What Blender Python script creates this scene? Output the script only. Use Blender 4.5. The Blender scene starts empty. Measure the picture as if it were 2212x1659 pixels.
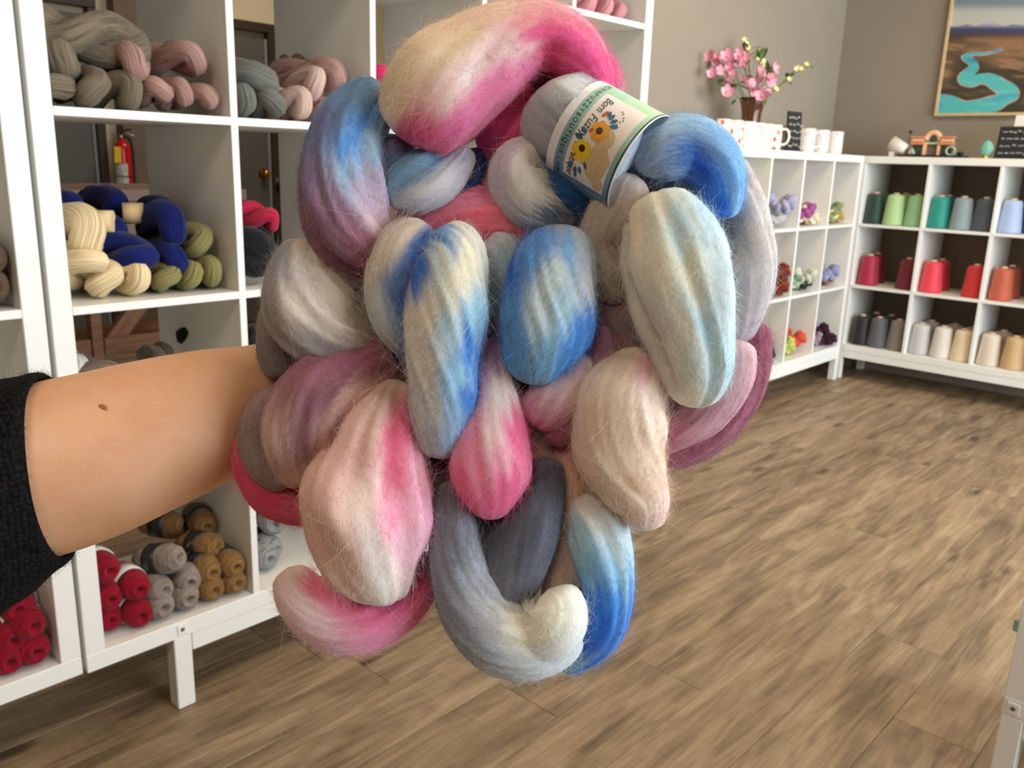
import bpy, math, random
import numpy as np
from mathutils import Vector, Matrix, Euler, Quaternion

random.seed(7); rng = np.random.default_rng(7)
scene = bpy.context.scene
col = scene.collection

# ------------------------------------------------------------------ camera (solved from the shelf units, which are 33 cm cube shelves)
W, H = 2212.0, 1659.0
F = 1864.11
YAW, PITCH, ROLL = 0.74544, 0.25227, -0.03191
CAM = np.array([-0.5583, -1.6519, 1.1978])
def _axes():
    f = np.array([math.cos(PITCH)*math.cos(YAW), math.cos(PITCH)*math.sin(YAW), -math.sin(PITCH)])
    r = np.array([math.sin(YAW), -math.cos(YAW), 0.0]); d = np.cross(f, r)
    r2 = r*math.cos(ROLL) + d*math.sin(ROLL); d2 = -r*math.sin(ROLL) + d*math.cos(ROLL)
    return r2, d2, f
RT, DN, FW = _axes()
def ray(px, py): return RT*((px-W/2)/F) + DN*((py-H/2)/F) + FW
def at(px, py, depth): return CAM + ray(px, py)*depth
def onY(px, py, Y): d = ray(px, py); return CAM + d*((Y-CAM[1])/d[1])
def onX(px, py, X): d = ray(px, py); return CAM + d*((X-CAM[0])/d[0])
def onZ(px, py, Z): d = ray(px, py); return CAM + d*((Z-CAM[2])/d[2])
def depth_of(P): return float((np.asarray(P)-CAM) @ FW)
def pix(P):
    q = np.asarray(P, float) - CAM
    z = q @ FW
    return W/2 + F*(q @ RT)/z, H/2 + F*(q @ DN)/z

cd = bpy.data.cameras.new('camera'); cam = bpy.data.objects.new('camera', cd); col.objects.link(cam)
cd.sensor_fit = 'HORIZONTAL'; cd.sensor_width = 36.0; cd.lens = F*36.0/W
cd.clip_start = 0.02; cd.clip_end = 60
cam.matrix_world = Matrix(((RT[0], -DN[0], -FW[0], CAM[0]), (RT[1], -DN[1], -FW[1], CAM[1]), (RT[2], -DN[2], -FW[2], CAM[2]), (0, 0, 0, 1)))
cd.dof.use_dof = True; cd.dof.focus_distance = 0.52; cd.dof.aperture_fstop = 20.0
scene.camera = cam

# ------------------------------------------------------------------ world, daylight through the shop window, ceiling lamp, added fill lights, exposure
scene.view_settings.view_transform = 'Standard'; scene.view_settings.look = 'None'
scene.view_settings.gamma = 1.0; scene.view_settings.use_curve_mapping = False
scene.view_settings.exposure = 0.0
w = bpy.data.worlds.new('sky'); scene.world = w; w.use_nodes = True
bg = w.node_tree.nodes['Background']; bg.inputs[0].default_value = (0.75, 0.86, 1.0, 1); bg.inputs[1].default_value = 1.0
def area_light(name, loc, target, sx, sy, power, color):
    l = bpy.data.lights.new(name, 'AREA'); l.shape = 'RECTANGLE'; l.size = sx; l.size_y = sy; l.energy = power; l.color = color
    o = bpy.data.objects.new(name, l); col.objects.link(o); o.location = loc
    o.rotation_euler = (Vector(target)-Vector(loc)).to_track_quat('-Z', 'Y').to_euler()
    return o
# daylight entering through the shop-front window of wall_right (facing the cube shelves)
area_light('window_daylight', (2.5, -4.05, 1.5), (2.5, 0, 1.2), 4.4, 2.2, 245, (0.84, 0.935, 1.0))
# warm ceiling panel near the corner shelves, then unseen fill lights added in both rooms
area_light('ceiling_and_fill_light', (2.95, -0.95, 2.95), (2.95, -0.95, 0), 1.0, 1.0, 40, (1.0, 0.82, 0.60))
area_light('ceiling_and_fill_light', (0.55, -1.75, 2.95), (0.55, -1.75, 0), 1.2, 1.0, 22, (1.0, 0.84, 0.64))  # fill light added to brighten the back wall and the wool
area_light('ceiling_and_fill_light', (-1.9, -1.9, 2.95), (-1.9, -1.9, 0), 1.2, 1.0, 24, (1.0, 0.84, 0.64))  # another added fill from further left, lifting the back wall
area_light('back_room_fill_light', (2.6, 2.6, 2.90), (2.6, 2.6, 0), 0.9, 0.9, 26, (1.0, 0.86, 0.66))  # added fill that brightens the room behind the divider shelf

# ------------------------------------------------------------------ helpers: materials
def lin(r, g, b):
    f = lambda c: (c/255.0)/12.92 if c/255.0 <= 0.04045 else ((c/255.0+0.055)/1.055)**2.4
    return (f(r), f(g), f(b), 1.0)
def linv(c): return np.array(lin(*c)[:3])
class NT:
    def __init__(s, name):
        s.m = bpy.data.materials.new(name); s.m.use_nodes = True
        s.t = s.m.node_tree; s.b = s.t.nodes['Principled BSDF']
    def n(s, typ, **kw):
        nd = s.t.nodes.new(typ)
        for k, v in kw.items():
            if k.startswith('i_'):
                key = k[2:]; key = int(key) if key.isdigit() else key.replace('_', ' ')
                nd.inputs[key].default_value = v
            else: setattr(nd, k, v)
        return nd
    def l(s, a, ao, b, bi): s.t.links.new(a.outputs[ao], b.inputs[bi])
    def ramp(s, stops):
        nd = s.n('ShaderNodeValToRGB'); e = nd.color_ramp.elements
        while len(e) < len(stops): e.new(0.5)
        for q, (p, c) in zip(e, stops): q.position = p; q.color = c
        return nd
_mats = {}
def paint(name, rgb, rough=0.5, var=0.06, scale=8.0, bump=0.0, bscale=200.0, coord='Object', **bs):
    """plain procedural surface: a colour with soft noise variation and fine relief"""
    key = (name, rgb)
    if key in _mats: return _mats[key]
    k = NT(name); c = np.array(lin(*rgb)[:3])
    tc = k.n('ShaderNodeTexCoord'); nz = k.n('ShaderNodeTexNoise', i_Scale=scale, i_Detail=3.0)
    k.l(tc, coord, nz, 'Vector')
    rp = k.ramp([(0.3, tuple(np.clip(c*(1-var), 0, 1))+(1,)), (0.7, tuple(np.clip(c*(1+var), 0, 1))+(1,))])
    k.l(nz, 'Fac', rp, 'Fac'); k.l(rp, 'Color', k.b, 'Base Color')
    k.b.inputs['Roughness'].default_value = rough
    if bump:
        n2 = k.n('ShaderNodeTexNoise', i_Scale=bscale, i_Detail=2.0); k.l(tc, coord, n2, 'Vector')
        bp = k.n('ShaderNodeBump', i_Strength=bump, i_Distance=0.002); k.l(n2, 'Fac', bp, 'Height'); k.l(bp, 'Normal', k.b, 'Normal')
    for a, v in bs.items(): k.b.inputs[a.replace('_', ' ')].default_value = v
    _mats[key] = k.m
    return k.m

# ------------------------------------------------------------------ helpers: objects
def tag(o, label=None, cat=None, group=None, kind=None):
    if label: o['label'] = label
    if cat: o['category'] = cat
    if group: o['group'] = group
    if kind: o['kind'] = kind
    return o
def obj(name, data, parent=None, mat=None):
    o = bpy.data.objects.new(name, data); col.objects.link(o)
    if parent is not None: o.parent = parent
    if mat is not None and data is not None:
        if not data.materials: data.materials.append(mat)
        elif data.materials[0] != mat:
            o.material_slots[0].link = 'OBJECT'; o.material_slots[0].material = mat
    return o
def empty(name, loc=(0, 0, 0), rot=(0, 0, 0)):
    o = bpy.data.objects.new(name, None); col.objects.link(o); o.location = loc; o.rotation_euler = rot
    o.empty_display_size = 0.05
    return o
def mesh(name, verts, faces, smooth=True, uv=None, colors=None):
    m = bpy.data.meshes.new(name)
    m.from_pydata([tuple(map(float, v)) for v in verts], [], [tuple(map(int, f)) for f in faces])
    if smooth: m.polygons.foreach_set('use_smooth', [True]*len(m.polygons))
    if uv is not None:
        lay = m.uv_layers.new(name='UVMap'); li = np.zeros(len(m.loops), dtype=np.int32); m.loops.foreach_get('vertex_index', li)
        lay.data.foreach_set('uv', np.asarray(uv, np.float32)[li].ravel())
    if colors is not None:
        a = m.color_attributes.new('dye', 'FLOAT_COLOR', 'POINT')
        c4 = np.ones((len(verts), 4), np.float32); c4[:, :3] = colors; a.data.foreach_set('color', c4.ravel())
    m.update()
    return m
def box_data(sx, sy, sz, b=0.0015):
    """chamfered box centred on the origin: 24 verts"""
    b = min(b, sx*0.3, sy*0.3, sz*0.3); hx, hy, hz = sx/2, sy/2, sz/2
    V = []; idx = {}
    for ix in (-1, 1):
        for iy in (-1, 1):
            for iz in (-1, 1):
                idx[ix, iy, iz] = (len(V), len(V)+1, len(V)+2)
                V += [(ix*hx, iy*(hy-b), iz*(hz-b)), (ix*(hx-b), iy*hy, iz*(hz-b)), (ix*(hx-b), iy*(hy-b), iz*hz)]
    F_ = []
    for s in (-1, 1):
        q = [idx[s, -1, -1][0], idx[s, 1, -1][0], idx[s, 1, 1][0], idx[s, -1, 1][0]]; F_.append(q if s > 0 else q[::-1])
        q = [idx[-1, s, -1][1], idx[1, s, -1][1], idx[1, s, 1][1], idx[-1, s, 1][1]]; F_.append(q[::-1] if s > 0 else q)
        q = [idx[-1, -1, s][2], idx[1, -1, s][2], idx[1, 1, s][2], idx[-1, 1, s][2]]; F_.append(q if s > 0 else q[::-1])
    for a in (-1, 1):
        for c in (-1, 1):
            q = [idx[a, c, -1][0], idx[a, c, -1][1], idx[a, c, 1][1], idx[a, c, 1][0]]; F_.append(q if a*c > 0 else q[::-1])
            q = [idx[a, -1, c][0], idx[a, 1, c][0], idx[a, 1, c][2], idx[a, -1, c][2]]; F_.append(q if a*c > 0 else q[::-1])
            q = [idx[-1, a, c][1], idx[-1, a, c][2], idx[1, a, c][2], idx[1, a, c][1]]; F_.append(q if a*c > 0 else q[::-1])
            for e in (-1, 1):
                t = idx[a, c, e]; F_.append(t if a*c*e > 0 else t[::-1])
    return V, F_
_boxes = {}
def box(name, x0, x1, y0, y1, z0, z1, mat, parent=None, b=0.0015):
    k = (round(x1-x0, 5), round(y1-y0, 5), round(z1-z0, 5), b, mat.name)
    if k not in _boxes: _boxes[k] = mesh(name, *box_data(x1-x0, y1-y0, z1-z0, b), smooth=False)
    o = obj(name, _boxes[k], parent, mat); o.location = ((x0+x1)/2, (y0+y1)/2, (z0+z1)/2)
    return o
def lathe(profile, seg=32, sides=True):
    """profile: list of (r, z) from bottom to top, turned about z"""
    V, F_, UV = [], [], []
    n = len(profile)
    for i, (r, z) in enumerate(profile):
        for j in range(seg):
            a = 2*math.pi*j/seg; V.append((r*math.cos(a), r*math.sin(a), z)); UV.append((j/seg, i/(n-1)))
    for i in range(n-1):
        for j in range(seg):
            k = (j+1) % seg; F_.append((i*seg+j, i*seg+k, (i+1)*seg+k, (i+1)*seg+j))
    if profile[0][0] > 1e-6: F_.append(tuple(range(seg-1, -1, -1)))
    if profile[-1][0] > 1e-6: F_.append(tuple((n-1)*seg+j for j in range(seg)))
    return V, F_, UV
def catmull(P, n):
    """smooth resample of control rows P (k x d) to n rows, even in the first three columns' arc length"""
    P = np.asarray(P, float); k = len(P)
    Q = np.vstack([2*P[0]-P[1], P, 2*P[-1]-P[-2]])
    out = []
    m = 24
    for i in range(k-1):
        p0, p1, p2, p3 = Q[i:i+4]
        for t in np.arange(m)/m:
            out.append(0.5*((2*p1)+(-p0+p2)*t+(2*p0-5*p1+4*p2-p3)*t*t+(-p0+3*p1-3*p2+p3)*t**3))
    out.append(P[-1]); out = np.array(out)
    s = np.concatenate([[0], np.cumsum(np.linalg.norm(np.diff(out[:, :3], axis=0), axis=1))])
    u = np.linspace(0, s[-1], n)
    return np.stack([np.interp(u, s, out[:, c]) for c in range(out.shape[1])], 1), u
def sweep(C, rad, seg=12, closed=False, up=None, flat=1.0):
    """tube along centre points C (n x 3); rad n or n x seg. returns verts, faces, uv, frames"""
    C = np.asarray(C, float); n = len(C)
    if closed: T = np.roll(C, -1, 0)-np.roll(C, 1, 0)
    else: T = np.gradient(C, axis=0)
    T /= np.linalg.norm(T, axis=1)[:, None]+1e-12
    N = np.zeros_like(C)
    if up is not None:
        U = np.asarray(up, float); U = np.broadcast_to(U, C.shape)
        N = U-(U*T).sum(1)[:, None]*T; N /= np.linalg.norm(N, axis=1)[:, None]+1e-12
    else:
        a = np.array([0, 0, 1.0]) if abs(T[0][2]) < 0.9 else np.array([1.0, 0, 0])
        v = a-(a@T[0])*T[0]; v /= np.linalg.norm(v); N[0] = v
        for i in range(1, n):
            v = N[i-1]-(N[i-1]@T[i])*T[i]; N[i] = v/np.linalg.norm(v)
    Bn = np.cross(T, N)
    th = np.arange(seg)*2*math.pi/seg
    rad = np.asarray(rad, float)
    if rad.ndim == 1: rad = np.repeat(rad[:, None], seg, 1)
    V = C[:, None, :] + rad[:, :, None]*(np.cos(th)[None, :, None]*N[:, None, :]*flat + np.sin(th)[None, :, None]*Bn[:, None, :])
    V = V.reshape(-1, 3)
    Fs = []
    for i in range(n if closed else n-1):
        a0 = i*seg; b0 = ((i+1) % n)*seg
        for j in range(seg):
            k = (j+1) % seg; Fs.append((a0+j, a0+k, b0+k, b0+j))
    if not closed:
        Fs.append(tuple(range(seg-1, -1, -1))); Fs.append(tuple((n-1)*seg+j for j in range(seg)))
    UV = np.stack(np.meshgrid(np.linspace(0, 1, n), np.arange(seg)/seg, indexing='ij'), -1).reshape(-1, 2)
    return V, Fs, UV, (T, N, Bn, th)
def merge(parts):
    V, F_ = [], []
    for v, f in parts:
        o = len(V); V += [tuple(x) for x in v]; F_ += [tuple(i+o for i in q) for q in f]
    return V, F_
def ellipsoid(c, r, R=None, nu=14, nv=9):
    V, F_ = [], []
    R = np.eye(3) if R is None else np.asarray(R)
    for i in range(nv+1):
        ph = math.pi*i/nv
        for j in range(nu):
            a = 2*math.pi*j/nu
            p = np.array([math.sin(ph)*math.cos(a)*r[0], math.sin(ph)*math.sin(a)*r[1], -math.cos(ph)*r[2]])
            V.append(np.asarray(c)+R@p)
    for i in range(nv):
        for j in range(nu):
            k = (j+1) % nu; F_.append((i*nu+j, i*nu+k, (i+1)*nu+k, (i+1)*nu+j))
    return V, F_
def tube(name, pts, r, mat, parent=None, seg=8, n=None):
    P = np.asarray(pts, float)
    if n is None: n = 4*len(P)
    C, _ = catmull(P, n) if len(P) > 2 else (np.linspace(P[0], P[-1], 3), None)
    rr = np.full(len(C), r) if np.isscalar(r) else np.interp(np.linspace(0, 1, len(C)), np.linspace(0, 1, len(r)), r)
    V, F_, UV, _ = sweep(C, rr, seg)
    return obj(name, mesh(name, V, F_), parent, mat)
# ================================================================== THE SETTING
XB, YW = 4.868, 0.722           # back wall plane (x) and left wall plane (y)
H0, CELL, TH, OUT, DEP = 0.1722, 0.336, 0.016, 0.0385, 0.39
PITCHC = CELL+TH
def wood_floor():
    k = NT('oak_plank_floor')
    tc = k.n('ShaderNodeTexCoord'); oi = k.n('ShaderNodeObjectInfo')
    mul = k.n('ShaderNodeVectorMath', operation='MULTIPLY', i_1=(0, 0, 0)); 
    cmb = k.n('ShaderNodeCombineXYZ'); m1 = k.n('ShaderNodeMath', operation='MULTIPLY', i_1=37.0); m2 = k.n('ShaderNodeMath', operation='MULTIPLY', i_1=91.0)
    k.l(oi, 'Random', m1, 0); k.l(oi, 'Random', m2, 0); k.l(m1, 0, cmb, 0); k.l(m2, 0, cmb, 1)
    add = k.n('ShaderNodeVectorMath', operation='ADD'); k.l(tc, 'Object', add, 0); k.l(cmb, 0, add, 1)
    # broad cathedral figure
    mp = k.n('ShaderNodeMapping'); mp.inputs['Scale'].default_value = (1.1, 7.5, 1); k.l(add, 0, mp, 'Vector')
    n1 = k.n('ShaderNodeTexNoise', i_Scale=2.2, i_Detail=4.0, i_Roughness=0.6, i_Distortion=0.6); k.l(mp, 'Vector', n1, 'Vector')
    # fine grain
    mp2 = k.n('ShaderNodeMapping'); mp2.inputs['Scale'].default_value = (3.0, 70, 1); k.l(add, 0, mp2, 'Vector')
    n2 = k.n('ShaderNodeTexNoise', i_Scale=2.0, i_Detail=5.0, i_Roughness=0.65); k.l(mp2, 'Vector', n2, 'Vector')
    # rings
    mp3 = k.n('ShaderNodeMapping'); mp3.inputs['Scale'].default_value = (1.3, 9.0, 1); k.l(add, 0, mp3, 'Vector')
    n3 = k.n('ShaderNodeTexNoise', i_Scale=1.3, i_Detail=1.0, i_Distortion=0.3); k.l(mp3, 'Vector', n3, 'Vector')
    s3 = k.n('ShaderNodeMath', operation='MULTIPLY', i_1=46.0); k.l(n3, 'Fac', s3, 0)
    s4 = k.n('ShaderNodeMath', operation='SINE'); k.l(s3, 0, s4, 0)
    # knots
    mp4 = k.n('ShaderNodeMapping'); mp4.inputs['Scale'].default_value = (1.0, 2.6, 1); k.l(add, 0, mp4, 'Vector')
    vo = k.n('ShaderNodeTexVoronoi', i_Scale=2.4, i_Randomness=1.0); k.l(mp4, 'Vector', vo, 'Vector')
    kr = k.ramp([(0.02, (1, 1, 1, 1)), (0.16, (0, 0, 0, 1))]); k.l(vo, 'Distance', kr, 'Fac')
    # saw marks across the plank
    mp5 = k.n('ShaderNodeMapping'); mp5.inputs['Scale'].default_value = (60, 4, 1); k.l(add, 0, mp5, 'Vector')
    n5 = k.n('ShaderNodeTexNoise', i_Scale=1.0, i_Detail=2.0); k.l(mp5, 'Vector', n5, 'Vector')
    a1 = k.n('ShaderNodeMath', operation='MULTIPLY_ADD', i_1=0.82, i_2=-0.105); k.l(n1, 'Fac', a1, 0)
    a2 = k.n('ShaderNodeMath', operation='MULTIPLY_ADD', i_1=0.40); k.l(n2, 'Fac', a2, 0); k.l(a1, 0, a2, 2)
    a3 = k.n('ShaderNodeMath', operation='MULTIPLY_ADD', i_1=0.035); k.l(s4, 0, a3, 0); k.l(a2, 0, a3, 2)
    a4 = k.n('ShaderNodeMath', operation='MULTIPLY_ADD', i_1=-0.34); k.l(kr, 'Color', a4, 0); k.l(a3, 0, a4, 2)
    a5 = k.n('ShaderNodeMath', operation='MULTIPLY_ADD', i_1=0.10); k.l(n5, 'Fac', a5, 0); k.l(a4, 0, a5, 2)
    a6 = k.n('ShaderNodeMath', operation='MULTIPLY_ADD', i_1=0.10); k.l(oi, 'Random', a6, 0); k.l(a5, 0, a6, 2)
    rp = k.ramp([(0.30, lin(74, 60, 45)), (0.46, lin(114, 96, 74)), (0.62, lin(146, 124, 97)), (0.82, lin(176, 153, 124))])
    k.l(a6, 0, rp, 'Fac'); k.l(rp, 'Color', k.b, 'Base Color'); k.b.inputs['Roughness'].default_value = 0.5
    bp = k.n('ShaderNodeBump', i_Strength=0.25, i_Distance=0.0015); k.l(a5, 0, bp, 'Height'); k.l(bp, 'Normal', k.b, 'Normal')
    return k.m
M_FLOOR = wood_floor()
M_WALL = paint('taupe_wall_paint', (146, 136, 122), 0.85, 0.03, 3.0, 0.15, 260)
M_CREAM = paint('cream_wall_paint', (226, 212, 186), 0.85, 0.03, 3.0, 0.15, 260)
M_BROWNWALL = paint('brown_wall_tone', (112, 98, 84), 0.85, 0.04, 3.0, 0.15, 260)  # shaded pier tone; also darkens the unseen wall to cut bounced light
M_CEIL = paint('warm_bounce_ceiling_paint', (186, 168, 140), 0.9, 0.02, 3.0)  # beige tint on the unseen ceiling, chosen to warm the bounced light
M_WHITE = paint('white_laminate', (236, 235, 230), 0.38, 0.012, 5.0)
M_DOOR = paint('grey_door_paint', (92, 92, 88), 0.55, 0.05, 3.0)
M_DARKWOOD = paint('dark_frame_paint', (58, 46, 34), 0.5, 0.1, 6.0)

fl = tag(box('floor', -5.0, XB+0.1, -4.1, 4.2, -0.05, -0.0045, M_FLOOR, b=0.0), kind='structure')
fl['label'] = 'grey brown oak look plank floor of the yarn shop'
PL, PWD = 1.22, 0.18
r0 = random.Random(3)
y = -2.76; i = 0
while y < YW-0.01:
    x = -1.3 - r0.random()*PL
    y1 = min(y+PWD, YW)
    while x < XB-0.001:
        x1 = min(x+PL, XB-0.001)
        if x1-x > 0.03:
            p = box('plank', x+0.0004, x1-0.0004, y+0.0004, y1-0.0004, -0.0044, -0.0001*r0.random(), M_FLOOR, fl, b=0.0012)
            p.location.z -= fl.location.z; p.location.x -= fl.location.x; p.location.y -= fl.location.y
        x = x1
    y = y1; i += 1
CZ = 3.0
def wall(name, *a, mat=M_WALL, label=None): 
    o = tag(box(name, *a, mat, b=0.0), kind='structure')
    if label: o['label'] = label
    return o
wall('wall_left', 1.86, XB+0.12, YW, YW+0.12, 0, CZ, label='plain taupe wall behind the low shelf with the mugs')
wall('wall_back', XB, XB+0.12, -4.1, YW, 0, CZ, label='plain taupe wall behind the cone yarn shelf')
wall('wall_behind_camera', -5.1, -5.0, -4.1, 4.2, 0, CZ, mat=M_BROWNWALL)
wr = empty('wall_right'); wr['kind'] = 'structure'
for nm, a in (('wall_section', (-5.0, 0.3, -4.22, -4.1, 0, CZ)), ('wall_section', (4.75, XB, -4.22, -4.1, 0, CZ)), ('wall_section', (0.3, 4.75, -4.22, -4.1, 0, 0.35)), ('wall_section', (0.3, 4.75, -4.22, -4.1, 2.55, CZ))):
    box(nm, *a, M_WALL, wr, b=0.0)
cl = tag(box('ceiling', -5.1, XB+0.12, -4.22, 4.3, CZ, CZ+0.08, M_CEIL, b=0.0), kind='structure')
# ---- room seen through the open divider shelf
wall('wall_back_room', -5.0, 5.2, 4.0, 4.1, 0, CZ, mat=M_CREAM, label='cream wall of the room behind the open shelf')
wall('wall_far_side', 5.1, 5.2, YW+0.12, 4.0, 0, CZ, mat=M_CREAM)
wall('wall_pier', 1.845, 2.55, 3.9, 4.0, 0, CZ, mat=M_BROWNWALL, label='wall pier in a shade-brown tone beside the fire extinguisher')  # pier face coloured dark to hold the shade lying on it
def door(name, x0, x1, frame_r, label, knob):
    d = empty(name, ((x0+x1)/2, 3.99, 0)); d['kind'] = 'structure'; d['label'] = label
    cx = (x0+x1)/2
    def bb(n, a0, a1, b0, b1, c0, c1, m, par=d, bev=0.003):
        o = box(n, a0-cx, a1-cx, b0-3.99, b1-3.99, c0, c1, m, par, bev); return o
    bb('door_slab', x0, x1, 3.955, 3.985, 0.01, 1.96, M_DOOR)
    bb('door_frame', x1+0.022, x1+0.022+frame_r, 3.93, 3.99, 0, 2.0, M_DARKWOOD)
    bb('door_frame', x0-0.06, x0-0.004, 3.93, 3.99, 0, 2.0, M_DARKWOOD)
    bb('door_header', x0-0.06, x1+0.022+frame_r, 3.93, 3.99, 2.0, 2.06, M_DARKWOOD)
    bb('door_edge_strip', x1+0.001, x1+0.02, 3.95, 3.985, 0.01, 1.96, paint('pale_door_edge', (150, 152, 156), 0.4), bev=0.002)
    if knob:
        V, F_, UV = lathe([(0.0, 0), (0.032, 0.0), (0.034, 0.006), (0.014, 0.012), (0.012, 0.03), (0.024, 0.042), (0.029, 0.055), (0.022, 0.068), (0.0, 0.072)], 20)
        o = obj('door_knob', mesh('door_knob', V, F_), d, paint('brass', (190, 130, 60), 0.25, Metallic=1.0)); o.location = (x1-0.05-cx, -0.036, 1.06); o.rotation_euler = (math.pi/2, 0, 0)
        o = obj('lock_plate', mesh('lock_plate', V, F_), d, paint('black_lock', (22, 20, 18), 0.4)); o.location = (x1+0.075-cx, -0.062, 0.985); o.rotation_euler = (math.pi/2, 0, 0); o.scale = (1.5, 1.5, 0.5)
    return d
door('door_1', 0.82, 1.68, 0.052, 'dark grey door with pale edge left of the fire extinguisher', False)
door('door_2', 2.62, 2.885, 0.13, 'dark grey door with brass knob seen through the second shelf column', True)

# ---- cube shelf units on legs
def cube_shelf(name, cols, rows, label, group, legs, rails, back=None, origin=(0, 0, 0), rotz=0.0):
    """open cube shelf, local x along its length from the left end, local y into its depth, front at y=0"""
    e = empty(name, origin, (0, 0, rotz)); tag(e, label, 'shelf', group)
    Wd = cols*CELL+(cols-1)*TH+2*OUT; Ht = rows*CELL+(rows-1)*TH+2*OUT
    box('bottom_panel', 0, Wd, 0, DEP, H0, H0+OUT, M_WHITE, e); box('top_panel', 0, Wd, 0, DEP, H0+Ht-OUT, H0+Ht, M_WHITE, e)
    box('side_panel', 0, OUT, 0.0005, DEP-0.0005, H0+OUT, H0+Ht-OUT, M_WHITE, e); box('side_panel', Wd-OUT, Wd, 0.0005, DEP-0.0005, H0+OUT, H0+Ht-OUT, M_WHITE, e)
    for k in range(1, rows):
        z = H0+OUT+k*PITCHC-TH; box('shelf_board', OUT, Wd-OUT, 0.0005, DEP-0.0005, z, z+TH, M_WHITE, e, b=0.001)
    for k in range(rows):
        z = H0+OUT+k*PITCHC
        for i in range(1, cols):
            x = OUT+i*PITCHC-TH; box('divider', x, x+TH, 0.0005, DEP-0.0005, z, z+CELL, M_WHITE, e, b=0.001)
    for x in legs:
        for y0 in (0.0, DEP-0.04):
            box('leg', x, x+0.04, y0+0.0003, y0+0.0397, 0.0, H0, M_WHITE, e, b=0.002)
    if rails:
        for y0 in (0.002, DEP-0.036):
            box('rail', rails[0], rails[1], y0, y0+0.034, H0-0.042, H0, M_WHITE, e, b=0.002)
    if back is not None: box('back_panel', 0.004, Wd-0.004, DEP-0.004, DEP-0.001, H0+0.01, H0+Ht-0.01, back, e, b=0.0)
    return e, Wd, Ht
M_BACKB = paint('beige_back_panel', (214, 200, 178), 0.7, 0.03, 4.0)
M_BACKD = paint('shaded_brown_back', (118, 104, 86), 0.7, 0.04, 4.0)  # taupe wall colour darkened to carry the shade inside the cubes
def bracket(e, x, z, face_y=0.0):
    b_ = box('corner_bracket', x-0.011, x+0.011, face_y-0.0022, face_y, z-0.012, z+0.012, M_WHITE, e, b=0.001)
    V, F_, UV = lathe([(0, 0), (0.0042, 0), (0.0046, 0.001), (0.003, 0.0022), (0.0012, 0.0012), (0, 0.0012)], 14)
    s = obj('screw', mesh('screw', V, F_), b_, paint('steel_screw', (120, 124, 128), 0.35, Metallic=1.0)); s.location = (0, -0.0012, 0.001); s.rotation_euler = (math.pi/2, 0, 0)
SB, WB, HB = cube_shelf('cube_shelf', 5, 5, 'tall open white cube shelf standing as a divider in the middle, behind the arm', 'white cube shelves', (0.18, 1.60), (0.222, 1.598))
bracket(SB, 0.2, H0+0.019)
SA, _, _ = cube_shelf('cube_shelf', 5, 5, 'tall white cube shelf cut off by the left picture edge', 'white cube shelves', (0.18, 1.60), (0.222, 1.598), origin=(-WB-0.0085, 0.0, 0.004))
YC, XC = 0.3258, 4.4314
SC, WC, HC = cube_shelf('cube_shelf', 4, 3, 'low white cube shelf along the taupe wall, under the mugs and flowers', 'white cube shelves', (0.0, 1.431), (0.04, 1.431), back=M_BACKB, origin=(XC-1.469, YC, 0))
XD, YD = 4.4719, 0.3658
SD, WD_, HD = cube_shelf('cube_shelf', 4, 3, 'low white cube shelf under the river painting, filled with yarn cones', 'white cube shelves', (0.0, 1.431), (0.04, 1.431), back=M_BACKD, origin=(XD, YD, 0), rotz=-math.pi/2)
SE, WE, HE = cube_shelf('cube_shelf', 4, 2, 'white cube shelf leg and corner at the lower right picture edge', 'white cube shelves', (0.0, 1.431), (0.04, 1.431), origin=(1.214, -1.361, 0), rotz=-math.pi/2)
bracket(SE, 0.019, H0+0.018)
def shelf_z(k): return H0+OUT+k*PITCHC + (0.0)     # top of shelf board k (k=0: bottom panel)
# ================================================================== THE BRAID OF DYED WOOL ROVING
D0 = 0.53
PXM = D0/F                                   # metres per picture pixel at the wool
def wool_material():
    k = NT('dyed_wool_roving')
    at_ = k.n('ShaderNodeAttribute', attribute_name='dye'); uv = k.n('ShaderNodeUVMap', uv_map='UVMap')
    mp = k.n('ShaderNodeMapping'); mp.inputs['Scale'].default_value = (14, 1, 1); k.l(uv, 'UV', mp, 'Vector')
    mp = k.n('ShaderNodeMapping'); mp.inputs['Scale'].default_value = (220, 2600, 1); k.l(uv, 'UV', mp, 'Vector')
    n1 = k.n('ShaderNodeTexNoise', i_Scale=1.0, i_Detail=3.0, i_Roughness=0.6); k.l(mp, 'Vector', n1, 'Vector')
    rp = k.ramp([(0.25, (0.88, 0.88, 0.88, 1)), (0.75, (1.08, 1.08, 1.08, 1))]); k.l(n1, 'Fac', rp, 'Fac')
    mx = k.n('ShaderNodeMix', data_type='RGBA', blend_type='MULTIPLY'); mx.inputs[0].default_value = 1.0
    k.t.links.new(at_.outputs['Color'], mx.inputs[6]); k.t.links.new(rp.outputs['Color'], mx.inputs[7])
    k.t.links.new(mx.outputs[2], k.b.inputs['Base Color'])
    bp = k.n('ShaderNodeBump', i_Strength=0.35, i_Distance=0.001); k.l(n1, 'Fac', bp, 'Height'); k.l(bp, 'Normal', k.b, 'Normal')
    k.b.inputs['Roughness'].default_value = 0.82
    k.b.inputs['Sheen Weight'].default_value = 0.25; k.b.inputs['Sheen Roughness'].default_value = 0.5
    k.b.inputs['Specular IOR Level'].default_value = 0.2
    return k.m
def fibre_material():
    k = NT('loose_wool_fibre'); at_ = k.n('ShaderNodeAttribute', attribute_name='dye')
    k.l(at_, 'Color', k.b, 'Base Color'); k.b.inputs['Roughness'].default_value = 0.7; k.b.inputs['Specular IOR Level'].default_value = 0.3
    return k.m
M_WOOL, M_FIBRE = wool_material(), fibre_material()
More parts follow.
